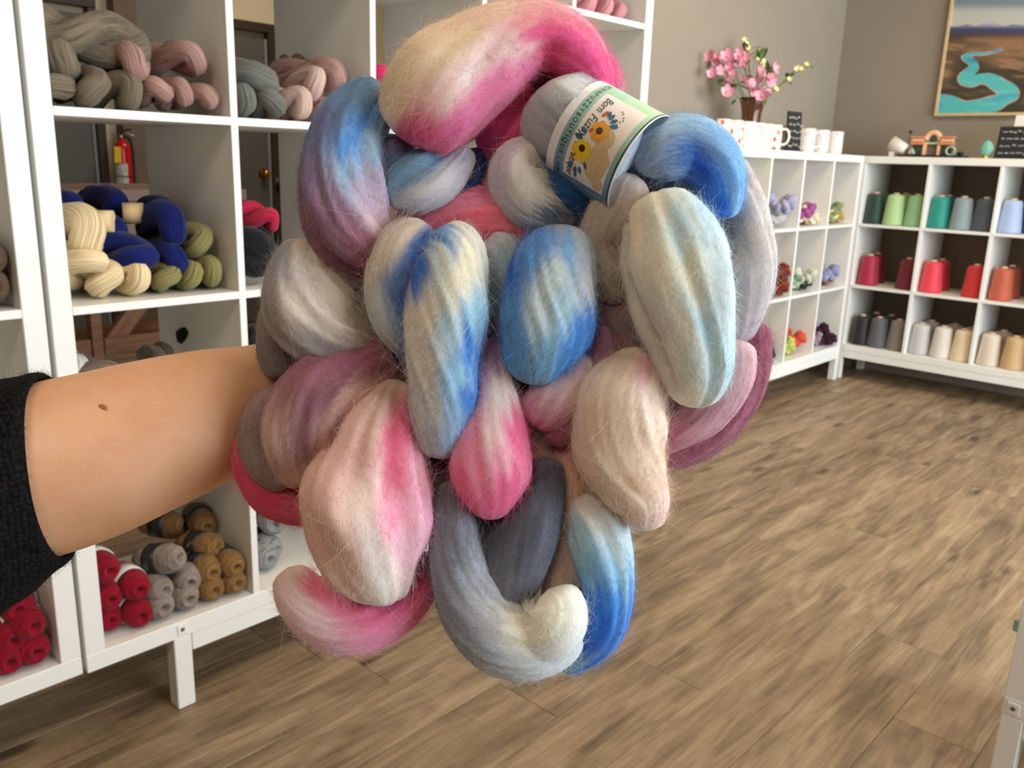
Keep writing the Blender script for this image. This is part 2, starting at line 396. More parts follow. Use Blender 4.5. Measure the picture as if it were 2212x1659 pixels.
def hair_object(name, P, radius, colors, mat, parent=None):
    """P: count x points x 3 -> one curves object"""
    n, m, _ = P.shape
    c = bpy.data.hair_curves.new(name); c.add_curves([m]*n)
    c.attributes['position'].data.foreach_set('vector', P.astype(np.float32).ravel())
    ra = c.attributes.get('radius') or c.attributes.new('radius', 'FLOAT', 'POINT')
    tp = np.linspace(1, 0.35, m)
    rr = (np.asarray(radius).reshape(-1, 1)*tp[None, :]) if np.ndim(radius) else np.broadcast_to(radius*tp, (n, m))
    ra.data.foreach_set('value', np.ascontiguousarray(rr, np.float32).ravel())
    if colors is not None:
        a = c.attributes.new('dye', 'FLOAT_COLOR', 'CURVE')
        c4 = np.ones((n, 4), np.float32); c4[:, :3] = colors; a.data.foreach_set('color', c4.ravel())
    c.materials.append(mat)
    o = bpy.data.objects.new(name, c); col.objects.link(o)
    if parent is not None: o.parent = parent
    return o
wool = empty('wool_roving_braid'); wool['label'] = 'large fuzzy braid of pink, blue, grey and cream wool roving held up in front'; wool['category'] = 'wool braid'
HAIR_P, HAIR_C, HAIR_R = [], [], []
CRM, WHT = (233, 222, 198), (232, 228, 218)
def lobe(path, dye, flat=0.8, folds=0.05, twist=0.25, nseg=72, hair=1.0, cap=(0.7, 0.7), seed=0, streak=15, nfold=0):
    """path: (px, py, radius_px, forward_px); dye: (px, py, rgb) spots of colour, blended along the fibres"""
    rs = np.random.default_rng(1000+seed)
    P = np.array(path, float)
    L0 = np.linalg.norm(np.diff(P[:, :2], axis=0), axis=1).sum()
    n = max(24, int(L0/6))
    Q, s = catmull(np.column_stack([P[:, 0], P[:, 1], P[:, 3], P[:, 2]]), n)
    px, py, zf, r = Q.T
    L = s[-1]
    rr = np.maximum(r, 6)
    for side in (0, 1):
        if cap[side] > 0:
            r_end = rr[0] if side == 0 else rr[-1]
            d = s if side == 0 else L-s
            c = max(cap[side]*r_end, 4); t = np.clip(1-d/c, 0, 1)
            rr = rr*np.sqrt(np.clip(1-t*t, 0.0004, 1))
    depth = D0-zf*PXM
    C = CAM[None]+((px-W/2)/F)[:, None]*RT*depth[:, None]+((py-H/2)/F)[:, None]*DN*depth[:, None]+FW*depth[:, None]
    th = np.arange(nseg)*2*math.pi/nseg
    S, TH_ = np.meshgrid(s, th, indexing='ij')
    tw = TH_+twist*S/90.0
    disp = np.zeros_like(S)
    for kk in range(3, 30):
        if kk < 4: a = 0.5
        else: a = 1.0/(kk**0.75)
        disp += a*rs.normal()*np.sin(kk*tw+rs.uniform(0, 6.28)+rs.normal()*0.012*S+0.5*np.sin(S*rs.uniform(0.004, 0.02)+rs.uniform(0, 6.28)))
    disp = disp/np.std(disp)
    lump = np.zeros_like(S)
    for kk in range(5):
        lump += np.sin(S*rs.uniform(0.01, 0.045)+rs.uniform(0, 6.28)+rs.integers(0, 3)*TH_)
    R2 = (rr*(depth/F))[:, None]*(1+0.6*folds*disp+0.018*lump)
    if nfold:
        R2 = R2*(1-0.16*np.clip(np.cos(nfold*tw)-0.55, 0, 1)/0.45)
    up = CAM[None]-C
    V, Fs, UV, (T, N, Bn, _) = sweep(C, R2, nseg, up=up, flat=flat)
    UV = np.column_stack([(S*PXM).ravel(), (TH_*np.median(rr)*PXM).ravel()])
    # dye: inverse distance in (along, across) space
    lat = (np.sin(TH_)*rr[:, None])
    # sign of lateral in picture space
    t2 = np.gradient(np.column_stack([px, py]), axis=0); t2 /= np.linalg.norm(t2, axis=1)[:, None]
    b2 = np.column_stack([pix_dir(Bn[i]) for i in range(n)]).T
    num = np.zeros(S.shape+(3,)); den = np.zeros(S.shape)
    sj = np.zeros_like(S)
    for kk in (5, 9, 14, 23, 31): sj += rs.normal()*np.sin(kk*tw+rs.uniform(0, 6.28))
    sj = sj/np.std(sj)*streak
    lj = 8*np.sin(S*0.03+3*TH_+rs.uniform(0, 6))
    for dx, dy, c in dye:
        dd = (px-dx)**2+(py-dy)**2; i = int(np.argmin(dd))
        l0 = (dx-px[i])*b2[i, 0]+(dy-py[i])*b2[i, 1]
        q = ((S+sj-s[i])/1.5)**2+(1.15*(lat+lj-l0))**2+120
        wgt = 1.0/q**1.7
        num += wgt[..., None]*linv(c); den += wgt
    colr = num/den[..., None]
    colr *= (1+0.015*np.clip(disp, -2, 2))[..., None]
    colr = np.clip(colr*1.12, 0.0, 0.92)
    m = mesh('wool_strand', V, Fs, True, UV, colr.reshape(-1, 3))
    o = obj('wool_strand', m, wool, M_WOOL)
    # loose fibres lying along the strand and standing off it
    V3 = V.reshape(n, nseg, 3)
    area = float((rr*6.28).sum()*L/n)
    cnt = int(area/18*hair)
    ii = rs.integers(1, n-1, cnt); jj = rs.integers(0, nseg, cnt)
    root = V3[ii, jj]
    nrm = root-C[ii]; nrm /= np.linalg.norm(nrm, axis=1)[:, None]+1e-9
    sgn = rs.choice([-1.0, 1.0], cnt); sgn[s[ii] < 1.1*max(r[0], 30)] = 1.0; sgn[L-s[ii] < 1.1*max(r[-1], 30)] = -1.0
    tan = T[ii]*sgn[:, None]
    sd = np.cross(nrm, tan)
    ln = rs.gamma(2.2, 0.0024, cnt)+0.002
    ln *= np.clip(rr[ii]/np.maximum(r[ii], 6), 0.35, 1)
    lift = np.abs(rs.normal(0, 0.10, cnt))+0.02
    fly = rs.random(cnt) < 0.13
    lift[fly] += rs.uniform(0.2, 1.4, fly.sum()); ln[fly] *= 1.25
    a = tan+sd*rs.normal(0, 0.8, cnt)[:, None]+nrm*lift[:, None]
    a /= np.linalg.norm(a, axis=1)[:, None]
    b_ = sd*rs.normal(0, 0.5, cnt)[:, None]+nrm*rs.normal(-0.10, 0.22, cnt)[:, None]
    t = np.linspace(0, 1, 6)
    curl = rs.normal(0, 1, (cnt, 2)); cph = rs.uniform(0, 6.28, cnt); cfr = rs.uniform(4, 10, cnt)
    cw = np.sin(cfr[:, None]*t[None]+cph[:, None])-np.sin(cph)[:, None]
    PP = root[:, None, :]-nrm[:, None, :]*0.0004+a[:, None, :]*(ln[:, None]*t)[..., None]+b_[:, None, :]*(ln[:, None]*t*t*0.5)[..., None]+(sd[:, None, :]*curl[:, 0][:, None, None]+nrm[:, None, :]*np.abs(curl[:, 1])[:, None, None]*0.35)*(cw*0.0007)[..., None]
    HAIR_P.append(PP); HAIR_C.append(np.clip(colr[ii, jj]*rs.uniform(0.76, 1.22, cnt)[:, None]+0.01, 0, 0.95)); HAIR_R.append(np.where(fly, rs.uniform(0.00003, 0.00006, cnt), rs.uniform(0.00003, 0.000065, cnt)))
    return o
def pix_dir(v): return np.array([v@RT, v@DN])

HP, MP, DP = (238, 96, 156), (226, 140, 175), (205, 70, 118)      # hot, mid, deep pink
BL, DB, LB = (70, 130, 208), (28, 78, 180), (158, 200, 226)        # blue, deep blue, light blue
PLM, MAU = (126, 66, 84), (170, 122, 146)
GRY, DGR, LGR = (150, 152, 162), (92, 96, 110), (196, 198, 202)
# back filling strands (mostly hidden)
lobe([(640, 640, 60, -95), (760, 700, 110, -100), (900, 820, 130, -100), (1050, 950, 130, -100), (1180, 1060, 90, -95), (1230, 1140, 50, -90)], [(640, 640, (150, 140, 140)), (900, 820, PLM), (1230, 1140, (190, 155, 145))], hair=0.3, seed=1)
lobe([(1020, 480, 70, -95), (1120, 600, 110, -100), (1260, 700, 120, -100), (1400, 800, 110, -95), (1480, 880, 60, -90)], [(1020, 480, (190, 110, 120)), (1260, 700, (140, 100, 105)), (1480, 880, (190, 160, 165))], hair=0.3, seed=2)
lobe([(1300, 300, 70, -70), (1420, 420, 90, -80), (1540, 520, 80, -80), (1560, 660, 70, -80)], [(1300, 300, (120, 130, 150)), (1560, 660, (170, 165, 168))], hair=0.3, seed=3)
lobe([(1000, 1010, 50, -50), (1060, 1110, 62, -52), (1140, 1190, 56, -52), (1180, 1230, 40, -52)], [(1000, 1010, (90, 92, 104)), (1140, 1190, (100, 102, 114))], hair=0.4, seed=51)
lobe([(1070, 800, 60, -50), (1130, 860, 66, -50), (1150, 930, 60, -52)], [(1070, 800, PLM), (1150, 930, (150, 90, 110))], hair=0.4, seed=52)
lobe([(1120, 150, 40, -30), (1165, 165, 46, -36), (1230, 160, 44, -40)], [(1120, 150, (200, 90, 130)), (1230, 160, (190, 110, 140))], hair=0.4, seed=53)
lobe([(1050, 640, 50, -46), (1062, 715, 62, -46), (1060, 790, 55, -46)], [(1050, 640, (130, 140, 160)), (1060, 720, (150, 104, 140)), (1060, 790, (150, 104, 140))], hair=0.5, seed=56)
lobe([(930, 980, 46, -46), (955, 1045, 56, -46), (970, 1110, 50, -46)], [(930, 980, (120, 90, 104)), (955, 1045, (100, 100, 112)), (970, 1110, (108, 110, 122))], hair=0.5, seed=57)
# salmon middle, pale teal below it
lobe([(868, 530, 50, -45), (950, 482, 74, -35), (1050, 480, 78, -35), (1130, 500, 66, -45), (1185, 570, 45, -60)], [(900, 470, (205, 110, 135)), (1000, 420, (214, 128, 158)), (1050, 470, (232, 112, 128)), (1130, 490, (238, 122, 130)), (1180, 560, (160, 130, 140))], seed=4, flat=0.7)
lobe([(1035, 520, 40, -28), (1080, 545, 60, -30), (1085, 620, 52, -36), (1070, 700, 40, -50)], [(1060, 520, (205, 205, 210)), (1080, 560, (172, 202, 214)), (1085, 650, (160, 190, 202))], seed=5)
lobe([(1300, 548, 40, -50), (1318, 625, 46, -50), (1330, 700, 60, -48), (1290, 780, 55, -50)], [(1305, 570, (150, 96, 108)), (1320, 640, (160, 112, 116)), (1330, 720, (140, 132, 132)), (1290, 780, (130, 124, 124))], seed=6)
lobe([(880, 300, 40, -18), (850, 350, 48, -16), (838, 410, 42, -14)], [(880, 300, (150, 90, 120)), (850, 350, (96, 128, 168)), (838, 410, (150, 160, 178))], seed=55)
# small strands around the gap where the finger shows
lobe([(1030, 318, 26, -12), (1022, 372, 27, -14), (985, 420, 30, -14), (930, 455, 28, -18)], [(1030, 320, (40, 70, 130)), (985, 420, (50, 90, 165)), (930, 455, (90, 120, 165))], seed=7)
lobe([(1165, 200, 62, -15), (1110, 262, 74, -12), (1062, 310, 52, -14), (1035, 330, 30, -20)], [(1160, 200, (200, 70, 120)), (1130, 250, (214, 84, 140)), (1080, 270, (196, 66, 124)), (1050, 320, (150, 56, 100))], seed=8, folds=0.08)
lobe([(1185, 325, 42, -6), (1190, 360, 60, -8), (1225, 420, 66, -8), (1272, 462, 46, -10), (1300, 480, 24, -14)], [(1190, 340, (70, 105, 150)), (1225, 410, (30, 84, 140)), (1275, 465, (20, 66, 120))], seed=9)
lobe([(1175, 328, 38, 4), (1125, 360, 66, 8), (1140, 420, 70, 4), (1200, 462, 54, -6), (1250, 485, 34, -16)], [(1110, 350, (226, 222, 218)), (1090, 380, (196, 190, 204)), (1150, 420, (222, 214, 204)), (1205, 462, (60, 96, 120)), (1240, 480, (150, 140, 142))], seed=10)
lobe([(838, 440, 36, 4), (880, 410, 58, 10), (940, 382, 62, 14), (990, 345, 40, 10), (1012, 318, 18, 2)], [(850, 380, (120, 158, 190)), (930, 350, (118, 160, 196)), (990, 325, (206, 210, 218)), (870, 440, (188, 194, 204)), (940, 410, (224, 224, 228)), (1000, 370, (216, 216, 224))], seed=11, folds=0.07, nfold=2)
# grey end that runs through the paper label
AX = np.array([math.cos(math.radians(30)), math.sin(math.radians(30))])
LC = np.array([1318.0, 322.0])
lobe([(1178, 195, 88, 4), (1205, 232, 99, 12), (1250, 275, 102, 20), (1320, 322, 102, 36), (1350, 340, 86, 34), (1368, 352, 50, 30)], [(1170, 190, (178, 182, 188)), (1230, 200, (206, 212, 214)), (1200, 260, (168, 172, 178)), (1320, 322, (190, 194, 198)), (1440, 395, (150, 180, 205))], seed=12, flat=0.95, cap=(0.55, 0.6), folds=0.03)
# top pink arch
lobe([(868, 300, 40, 25), (895, 262, 98, 42), (950, 205, 116, 55), (1020, 150, 112, 58), (1095, 98, 92, 56), (1175, 78, 72, 52), (1240, 112, 60, 46), (1283, 172, 46, 34), (1300, 225, 22, 18)],
     [(840, 240, (240, 214, 186)), (900, 150, (244, 214, 186)), (980, 90, (244, 214, 186)), (1070, 30, (244, 206, 186)), (1130, 30, (240, 170, 176)), (960, 190, (236, 200, 190)), (1080, 110, (238, 206, 204)), (1010, 170, (236, 214, 212)),
      (870, 320, (206, 80, 120)), (930, 290, (222, 96, 142)), (1000, 250, (226, 120, 166)), (1060, 200, (230, 130, 170)), (1120, 150, (220, 120, 160)), (1180, 60, (240, 96, 150)), (1180, 110, (214, 70, 120)), (1245, 110, HP), (1280, 170, (232, 90, 150))], seed=13, folds=0.045, flat=0.85)
# left top blue and mauve loop
lobe([(838, 205, 30, 14), (800, 225, 58, 22), (752, 290, 80, 30), (738, 390, 94, 34), (752, 480, 98, 30), (795, 550, 66, 18), (820, 590, 30, 4)],
     [(780, 200, (110, 148, 190)), (720, 230, (110, 140, 186)), (770, 280, (92, 152, 222)), (740, 330, (96, 160, 226)), (800, 320, (170, 200, 220)), (690, 300, (112, 120, 160)), (670, 400, (128, 112, 146)), (740, 380, (160, 186, 214)), (800, 420, (196, 180, 200)), (700, 440, (150, 132, 158)), (670, 480, (140, 84, 110)), (730, 500, (158, 118, 142)), (810, 480, (224, 196, 206)), (780, 540, (168, 112, 130)), (800, 580, PLM), (720, 560, (140, 90, 112))], seed=14, folds=0.06, nfold=3)
# far right grey loop and plum loops
lobe([(1560, 345, 40, -18), (1582, 400, 52, -24), (1606, 480, 56, -28), (1618, 560, 58, -28), (1604, 650, 56, -28), (1575, 740, 44, -34)], [(1600, 380, (206, 196, 190)), (1650, 480, (210, 204, 200)), (1590, 500, (150, 146, 152)), (1640, 600, (202, 198, 200)), (1590, 640, (176, 172, 180)), (1590, 730, (190, 178, 186))], seed=15)
lobe([(1628, 690, 30, -42), (1622, 770, 44, -42), (1585, 870, 50, -42), (1500, 945, 50, -42), (1410, 985, 40, -44), (1350, 985, 26, -48)], [(1630, 720, (150, 84, 108)), (1620, 800, (142, 78, 100)), (1560, 900, (156, 92, 112)), (1470, 970, (146, 84, 104)), (1380, 995, (170, 110, 125))], seed=16)
lobe([(1590, 730, 40, -14), (1575, 810, 52, -14), (1520, 895, 50, -16), (1440, 945, 38, -20), (1390, 955, 26, -26)], [(1590, 750, (214, 180, 186)), (1580, 820, (206, 164, 176)), (1520, 900, (204, 156, 170)), (1440, 940, (170, 104, 128))], seed=17)
# beige strand left of the big cream lobe
lobe([(1372, 376, 40, 66), (1338, 448, 60, 44), (1296, 520, 52, 8), (1312, 590, 48, 0), (1360, 640, 40, -6)], [(1378, 395, (206, 192, 186)), (1320, 470, (204, 186, 174)), (1290, 540, (190, 176, 168)), (1350, 630, (170, 160, 152))], seed=18)
# right top blue loop
lobe([(1372, 366, 34, 60), (1418, 330, 64, 72), (1488, 318, 68, 62), (1540, 356, 62, 54), (1562, 420, 46, 46), (1562, 475, 28, 34)],
     [(1400, 320, (160, 178, 200)), (1450, 270, (168, 196, 218)), (1500, 262, (150, 190, 222)), (1560, 300, (130, 178, 222)), (1590, 370, (120, 178, 230)), (1420, 360, (150, 168, 196)), (1460, 330, (74, 124, 190)), (1500, 330, (30, 88, 188)), (1530, 370, (18, 70, 184)), (1545, 400, (60, 130, 210)), (1560, 450, (30, 100, 205)), (1590, 440, (140, 190, 230))], seed=19, folds=0.04)
# big cream lobe on the right
lobe([(1420, 420, 42, 62), (1432, 465, 92, 80), (1452, 545, 116, 90), (1470, 640, 114, 92), (1492, 735, 96, 84), (1500, 820, 72, 70), (1490, 880, 42, 52)],
     [(1370, 480, (232, 218, 196)), (1400, 430, (234, 222, 200)), (1460, 450, (216, 224, 218)), (1470, 500, (190, 214, 224)), (1540, 480, (186, 212, 226)), (1380, 580, (222, 220, 206)), (1360, 560, (210, 206, 192)), (1440, 600, (228, 224, 206)), (1500, 600, (226, 226, 208)), (1560, 560, (200, 218, 224)), (1575, 640, (206, 222, 226)), (1420, 700, (212, 206, 198)), (1480, 720, (224, 222, 206)), (1510, 700, (180, 212, 228)), (1550, 770, (190, 216, 226)), (1510, 770, (214, 224, 222)), (1450, 800, (220, 214, 204)), (1490, 860, (232, 230, 214))], seed=20, folds=0.05, nfold=5, twist=0.12, flat=0.75)
# left cream and grey lobes
lobe([(600, 640, 30, -36), (590, 700, 34, -34), (592, 770, 34, -34), (612, 815, 26, -38)], [(590, 660, (150, 140, 138)), (590, 780, (138, 128, 126))], seed=21)
lobe([(668, 520, 40, -4), (648, 590, 74, 4), (668, 670, 98, 10), (712, 725, 92, 8), (775, 755, 64, -4), (825, 765, 36, -14)],
     [(650, 530, (226, 212, 196)), (600, 590, (156, 152, 160)), (640, 600, (214, 206, 200)), (700, 600, (220, 206, 196)), (600, 690, (150, 142, 142)), (650, 680, (222, 214, 204)), (720, 680, (212, 200, 190)), (660, 770, (172, 172, 178)), (740, 780, (140, 134, 136)), (780, 730, (170, 160, 156))], seed=22, folds=0.06, nfold=3)
# mauve brown lobe over the wrist, hot pink below
lobe([(640, 850, 26, 10), (575, 880, 38, 10), (553, 940, 36, 8), (572, 1005, 36, 4), (625, 1050, 26, -2)], [(620, 850, (176, 136, 140)), (555, 930, (150, 130, 128)), (620, 1040, (146, 122, 122))], seed=23)
lobe([(870, 770, 50, -10), (800, 800, 76, 2), (715, 850, 102, 12), (665, 930, 100, 14), (655, 1010, 66, 8), (665, 1050, 34, 0)],
     [(840, 780, (140, 86, 100)), (740, 780, (150, 92, 112)), (660, 820, (160, 104, 126)), (640, 880, (170, 130, 140)), (690, 860, (134, 86, 104)), (760, 850, (196, 156, 146)), (600, 930, (206, 172, 166)), (660, 940, (150, 104, 116)), (700, 960, (204, 164, 154)), (660, 1030, (206, 168, 156))], seed=24, folds=0.05)
lobe([(528, 930, 22, -24), (538, 1000, 36, -24), (578, 1065, 44, -22), (635, 1095, 38, -22), (690, 1105, 28, -26)], [(528, 930, (222, 110, 130)), (540, 1010, (214, 74, 112)), (590, 1070, (206, 64, 102)), (640, 1100, (200, 90, 116))], seed=25)
# centre left twist
lobe([(930, 488, 34, 40), (885, 535, 66, 50), (858, 610, 68, 52), (868, 690, 60, 46), (910, 760, 44, 32), (940, 810, 26, 18)],
     [(880, 500, (216, 200, 184)), (820, 580, (224, 212, 196)), (900, 540, (70, 124, 200)), (850, 600, (90, 132, 190)), (880, 640, (40, 84, 178)), (820, 680, (206, 214, 210)), (860, 700, (150, 176, 200)), (890, 740, (44, 92, 176))], seed=26)
lobe([(945, 500, 36, 56), (975, 548, 74, 74), (968, 640, 86, 82), (958, 740, 82, 82), (955, 840, 74, 74), (952, 930, 58, 60), (945, 990, 34, 44)],
     [(930, 490, (80, 136, 208)), (960, 510, (100, 150, 212)), (1010, 560, (236, 228, 204)), (960, 580, (206, 214, 210)), (900, 590, (50, 104, 190)), (990, 640, (234, 226, 206)), (920, 680, (226, 216, 200)), (1020, 690, (150, 200, 226)), (960, 700, (176, 206, 222)), (1010, 760, (60, 128, 214)), (930, 780, (218, 210, 198)), (990, 800, (150, 194, 222)), (1015, 850, (66, 132, 212)), (930, 860, (206, 202, 200)), (980, 880, (160, 196, 220)), (960, 940, (150, 174, 206)), (930, 950, (186, 184, 188)), (950, 990, (176, 184, 200))], seed=27, folds=0.055, twist=0.5)
# pale pink centre strand
lobe([(1062, 730, 42, 10), (1060, 800, 48, 20), (1062, 880, 64, 32), (1060, 960, 84, 40), (1058, 1030, 84, 42), (1055, 1085, 58, 34), (1050, 1120, 26, 24)],
     [(1062, 740, (160, 110, 150)), (1045, 820, (190, 150, 176)), (1080, 860, (230, 218, 216)), (1060, 930, (232, 206, 208)), (1010, 960, (226, 140, 170)), (1120, 940, (236, 110, 158)), (1080, 990, (236, 170, 190)), (1010, 1040, (236, 110, 154)), (1090, 1040, (240, 104, 152)), (1055, 1100, (232, 110, 150))], seed=28)
# centre right blue lobe
lobe([(1222, 490, 46, 28), (1212, 540, 78, 44), (1190, 620, 100, 58), (1176, 710, 100, 62), (1155, 780, 72, 54), (1140, 830, 36, 40)],
     [(1200, 490, (150, 160, 178)), (1160, 520, (84, 140, 210)), (1250, 530, (176, 186, 196)), (1110, 600, (36, 92, 192)), (1150, 570, (90, 150, 214)), (1220, 560, (110, 170, 222)), (1190, 620, (206, 220, 222)), (1260, 630, (200, 206, 208)), (1100, 680, (90, 150, 206)), (1160, 690, (200, 218, 222)), (1220, 680, (176, 208, 224)), (1265, 700, (60, 130, 214)), (1110, 760, (96, 164, 216)), (1180, 760, (130, 186, 222)), (1230, 760, (72, 146, 220)), (1140, 820, (110, 160, 196))], seed=29, folds=0.05, twist=0.5)
# mauve loop under it
lobe([(1288, 700, 26, 4), (1290, 760, 36, 8), (1270, 840, 44, 10), (1225, 905, 46, 8), (1175, 945, 34, 4)], [(1290, 720, (176, 128, 156)), (1290, 800, (170, 116, 144)), (1240, 890, (160, 104, 132)), (1180, 950, (150, 86, 112))], seed=30)
lobe([(1262, 760, 34, 18), (1232, 815, 50, 24), (1190, 870, 58, 24), (1150, 920, 40, 14)], [(1250, 770, (232, 214, 212)), (1220, 830, (230, 204, 206)), (1180, 880, (212, 164, 184)), (1150, 920, (190, 100, 140))], seed=31)
# cream lobe lower right
lobe([(1390, 755, 36, 20), (1378, 795, 66, 34), (1345, 870, 96, 46), (1335, 955, 102, 50), (1358, 1035, 82, 44), (1388, 1095, 58, 34), (1385, 1145, 34, 22)],
     [(1380, 770, (222, 200, 180)), (1400, 810, (226, 170, 180)), (1320, 860, (226, 206, 184)), (1400, 860, (236, 218, 204)), (1280, 920, (222, 200, 180)), (1360, 940, (232, 212, 192)), (1300, 1000, (234, 216, 196)), (1400, 1000, (232, 208, 186)), (1370, 1040, (222, 192, 164)), (1400, 1080, (236, 218, 200)), (1420, 1100, (236, 200, 192)), (1385, 1140, (234, 212, 204))], seed=32, folds=0.04)
lobe([(1228, 950, 36, -30), (1238, 1020, 42, -30), (1228, 1110, 40, -34), (1218, 1200, 44, -34), (1215, 1270, 46, -30), (1205, 1320, 36, -30)], [(1228, 960, (196, 140, 134)), (1240, 1040, (214, 176, 156)), (1210, 1210, (190, 164, 152))], seed=33)
# dark grey loop
lobe([(1175, 985, 34, -6), (1178, 1050, 42, 2), (1150, 1120, 64, 8), (1120, 1200, 70, 8), (1095, 1275, 60, 4), (1090, 1320, 40, 0)], [(1180, 1010, (92, 96, 110)), (1170, 1090, (92, 97, 112)), (1090, 1120, (84, 86, 98)), (1130, 1190, (98, 102, 118)), (1085, 1260, (112, 114, 126))], seed=34)
# blue strand lower right
lobe([(1250, 1070, 40, -8), (1285, 1130, 64, 0), (1302, 1210, 64, 4), (1310, 1300, 56, 4), (1292, 1370, 48, 0), (1250, 1415, 34, -6), (1205, 1440, 22, -12)],
     [(1250, 1070, (216, 206, 196)), (1280, 1120, (222, 222, 218)), (1260, 1170, (170, 206, 222)), (1330, 1170, (206, 222, 226)), (1280, 1220, (130, 182, 216)), (1330, 1220, (150, 198, 224)), (1290, 1290, (40, 112, 206)), (1330, 1300, (60, 136, 214)), (1310, 1350, (26, 92, 196)), (1270, 1390, (36, 104, 198)), (1230, 1425, (150, 190, 218))], seed=35, nfold=3)
# grey strand that curls to the white end
lobe([(985, 1035, 30, 4), (982, 1110, 46, 14), (985, 1200, 62, 22), (1012, 1290, 72, 28), (1070, 1365, 78, 34), (1145, 1392, 72, 34), (1205, 1385, 56, 26), (1235, 1350, 34, 14)],
     [(985, 1050, (108, 110, 122)), (960, 1150, (124, 126, 140)), (1010, 1150, (132, 136, 150)), (950, 1250, (128, 132, 148)), (1030, 1240, (160, 166, 178)), (990, 1330, (140, 144, 160)), (1050, 1330, (176, 180, 188)), (1040, 1400, (160, 168, 182)), (1100, 1360, (226, 222, 212)), (1100, 1430, (196, 206, 214)), (1170, 1380, (238, 232, 214)), (1180, 1440, (206, 216, 222)), (1220, 1330, (242, 238, 220)), (1190, 1280, (240, 236, 216))], seed=36, folds=0.05)
lobe([(1080, 1388, 40, 26), (1135, 1382, 62, 36), (1188, 1352, 72, 46), (1202, 1308, 66, 48), (1185, 1272, 40, 40)], [(1080, 1388, (186, 192, 200)), (1110, 1430, (196, 206, 216)), (1135, 1370, (226, 222, 210)), (1190, 1340, (242, 236, 216)), (1200, 1290, (244, 240, 222)), (1190, 1400, (216, 222, 222))], seed=54, folds=0.02, twist=0.03, flat=0.85)
# bottom left pink loop, pale pink lobe over it
lobe([(622, 1225, 34, -22), (650, 1285, 58, -14), (715, 1335, 68, -6), (795, 1342, 62, -4), (868, 1305, 50, -8), (915, 1245, 40, -14), (930, 1190, 28, -22)],
     [(625, 1240, (236, 212, 206)), (650, 1300, (240, 212, 212)), (690, 1270, (230, 126, 154)), (720, 1380, (242, 200, 212)), (760, 1310, (240, 120, 166)), (830, 1300, (240, 112, 164)), (800, 1380, (234, 150, 186)), (880, 1300, (236, 120, 166)), (910, 1250, (190, 70, 110)), (930, 1200, (150, 60, 90))], seed=37)
lobe([(868, 822, 36, 26), (850, 870, 62, 36), (820, 960, 104, 46), (798, 1050, 138, 52), (798, 1130, 140, 52), (808, 1205, 112, 46), (822, 1270, 72, 36), (826, 1305, 40, 26)],
     [(860, 830, (206, 178, 168)), (890, 880, (226, 110, 146)), (820, 890, (222, 190, 180)), (860, 950, (226, 110, 144)), (770, 960, (222, 184, 178)), (910, 1000, (236, 176, 196)), (850, 1020, (226, 112, 146)), (720, 1040, (224, 186, 176)), (790, 1060, (236, 214, 206)), (920, 1080, (236, 176, 198)), (860, 1120, (234, 160, 186)), (680, 1130, (230, 190, 180)), (740, 1140, (226, 196, 186)), (800, 1160, (240, 222, 214)), (890, 1180, (236, 190, 204)), (740, 1220, (234, 206, 198)), (820, 1240, (242, 226, 218)), (860, 1280, (238, 214, 210))], seed=38, folds=0.06, nfold=4, twist=0.15, flat=0.7)
# fuzzy tail behind the arch
lobe([(1290, 120, 26, -10), (1318, 175, 26, -14), (1335, 225, 16, -20)], [(1300, 130, (222, 120, 160)), (1335, 210, (206, 140, 160))], seed=39, hair=2.5)

fz = hair_object('fibre_fuzz', np.concatenate(HAIR_P), np.concatenate(HAIR_R), np.concatenate(HAIR_C), M_FIBRE, wool)
fz['kind'] = 'stuff'

# ---- paper label wrapped round the grey end
LR = 113*PXM; TILT = math.radians(23); LLEN = 164*PXM
lab_d = D0-38*PXM
lab_c = at(LC[0], LC[1], lab_d)
tocam = -ray(LC[0], LC[1]); tocam = tocam/np.linalg.norm(tocam)
a_img = RT*AX[0]+DN*AX[1]; a_img = a_img-(a_img@tocam)*tocam; a_img /= np.linalg.norm(a_img)
ax3 = a_img*math.cos(TILT)+tocam*math.sin(TILT)
n3 = tocam*math.cos(TILT)-a_img*math.sin(TILT)
u3 = np.cross(n3, ax3)                          # picture up-right side of the cylinder when positive
if (u3@RT)*0.5+(u3@DN)*(-0.866) < 0: u3 = -u3
def lab(phi, v, off=0.0):
    """phi: degrees, 90 = upper edge, -90 = lower edge; v 0..1 along the axis from the upper-left rim"""
    p = math.radians(phi)
    rr = LR+off
    return lab_c+ax3*((v-0.5)*LLEN)+rr*(n3*math.cos(p)+u3*math.sin(p))
NP, NV = 190, 90
V, Cc, Fs = [], [], []
for i in range(NP+1):
    ph = 92-i*(92+150)/NP
    for j in range(NV+1):
        v = j/NV
        V.append(lab(ph, v))
        g = np.clip((ph+60)/140, 0, 1)
        border = linv((96, 136, 176))*(1-g)+linv((178, 226, 190))*g  # printed mint-to-blue fade that also carries some of the band's shade
        if v > 0.5: border = border*(1-0.35*g)+linv((214, 236, 190))*0.35*g
        c = linv((246, 246, 248))
        if 0.115 < v < 0.965 and ph < 80: c = border
        if 0.268 < v < 0.90 and -50 < ph < 55: c = linv((242, 232, 226))
        if (0.965 <= v < 0.978 and ph < 80) or (80 <= ph < 81.6 and v > 0.115): c = linv((20, 40, 34))
        Cc.append(c)
for i in range(NP):
    for j in range(NV):
        a0 = i*(NV+1)+j; Fs.append((a0, a0+NV+1, a0+NV+2, a0+1))
k = NT('printed_paper'); a_ = k.n('ShaderNodeAttribute', attribute_name='dye'); k.l(a_, 'Color', k.b, 'Base Color'); k.b.inputs['Roughness'].default_value = 0.45
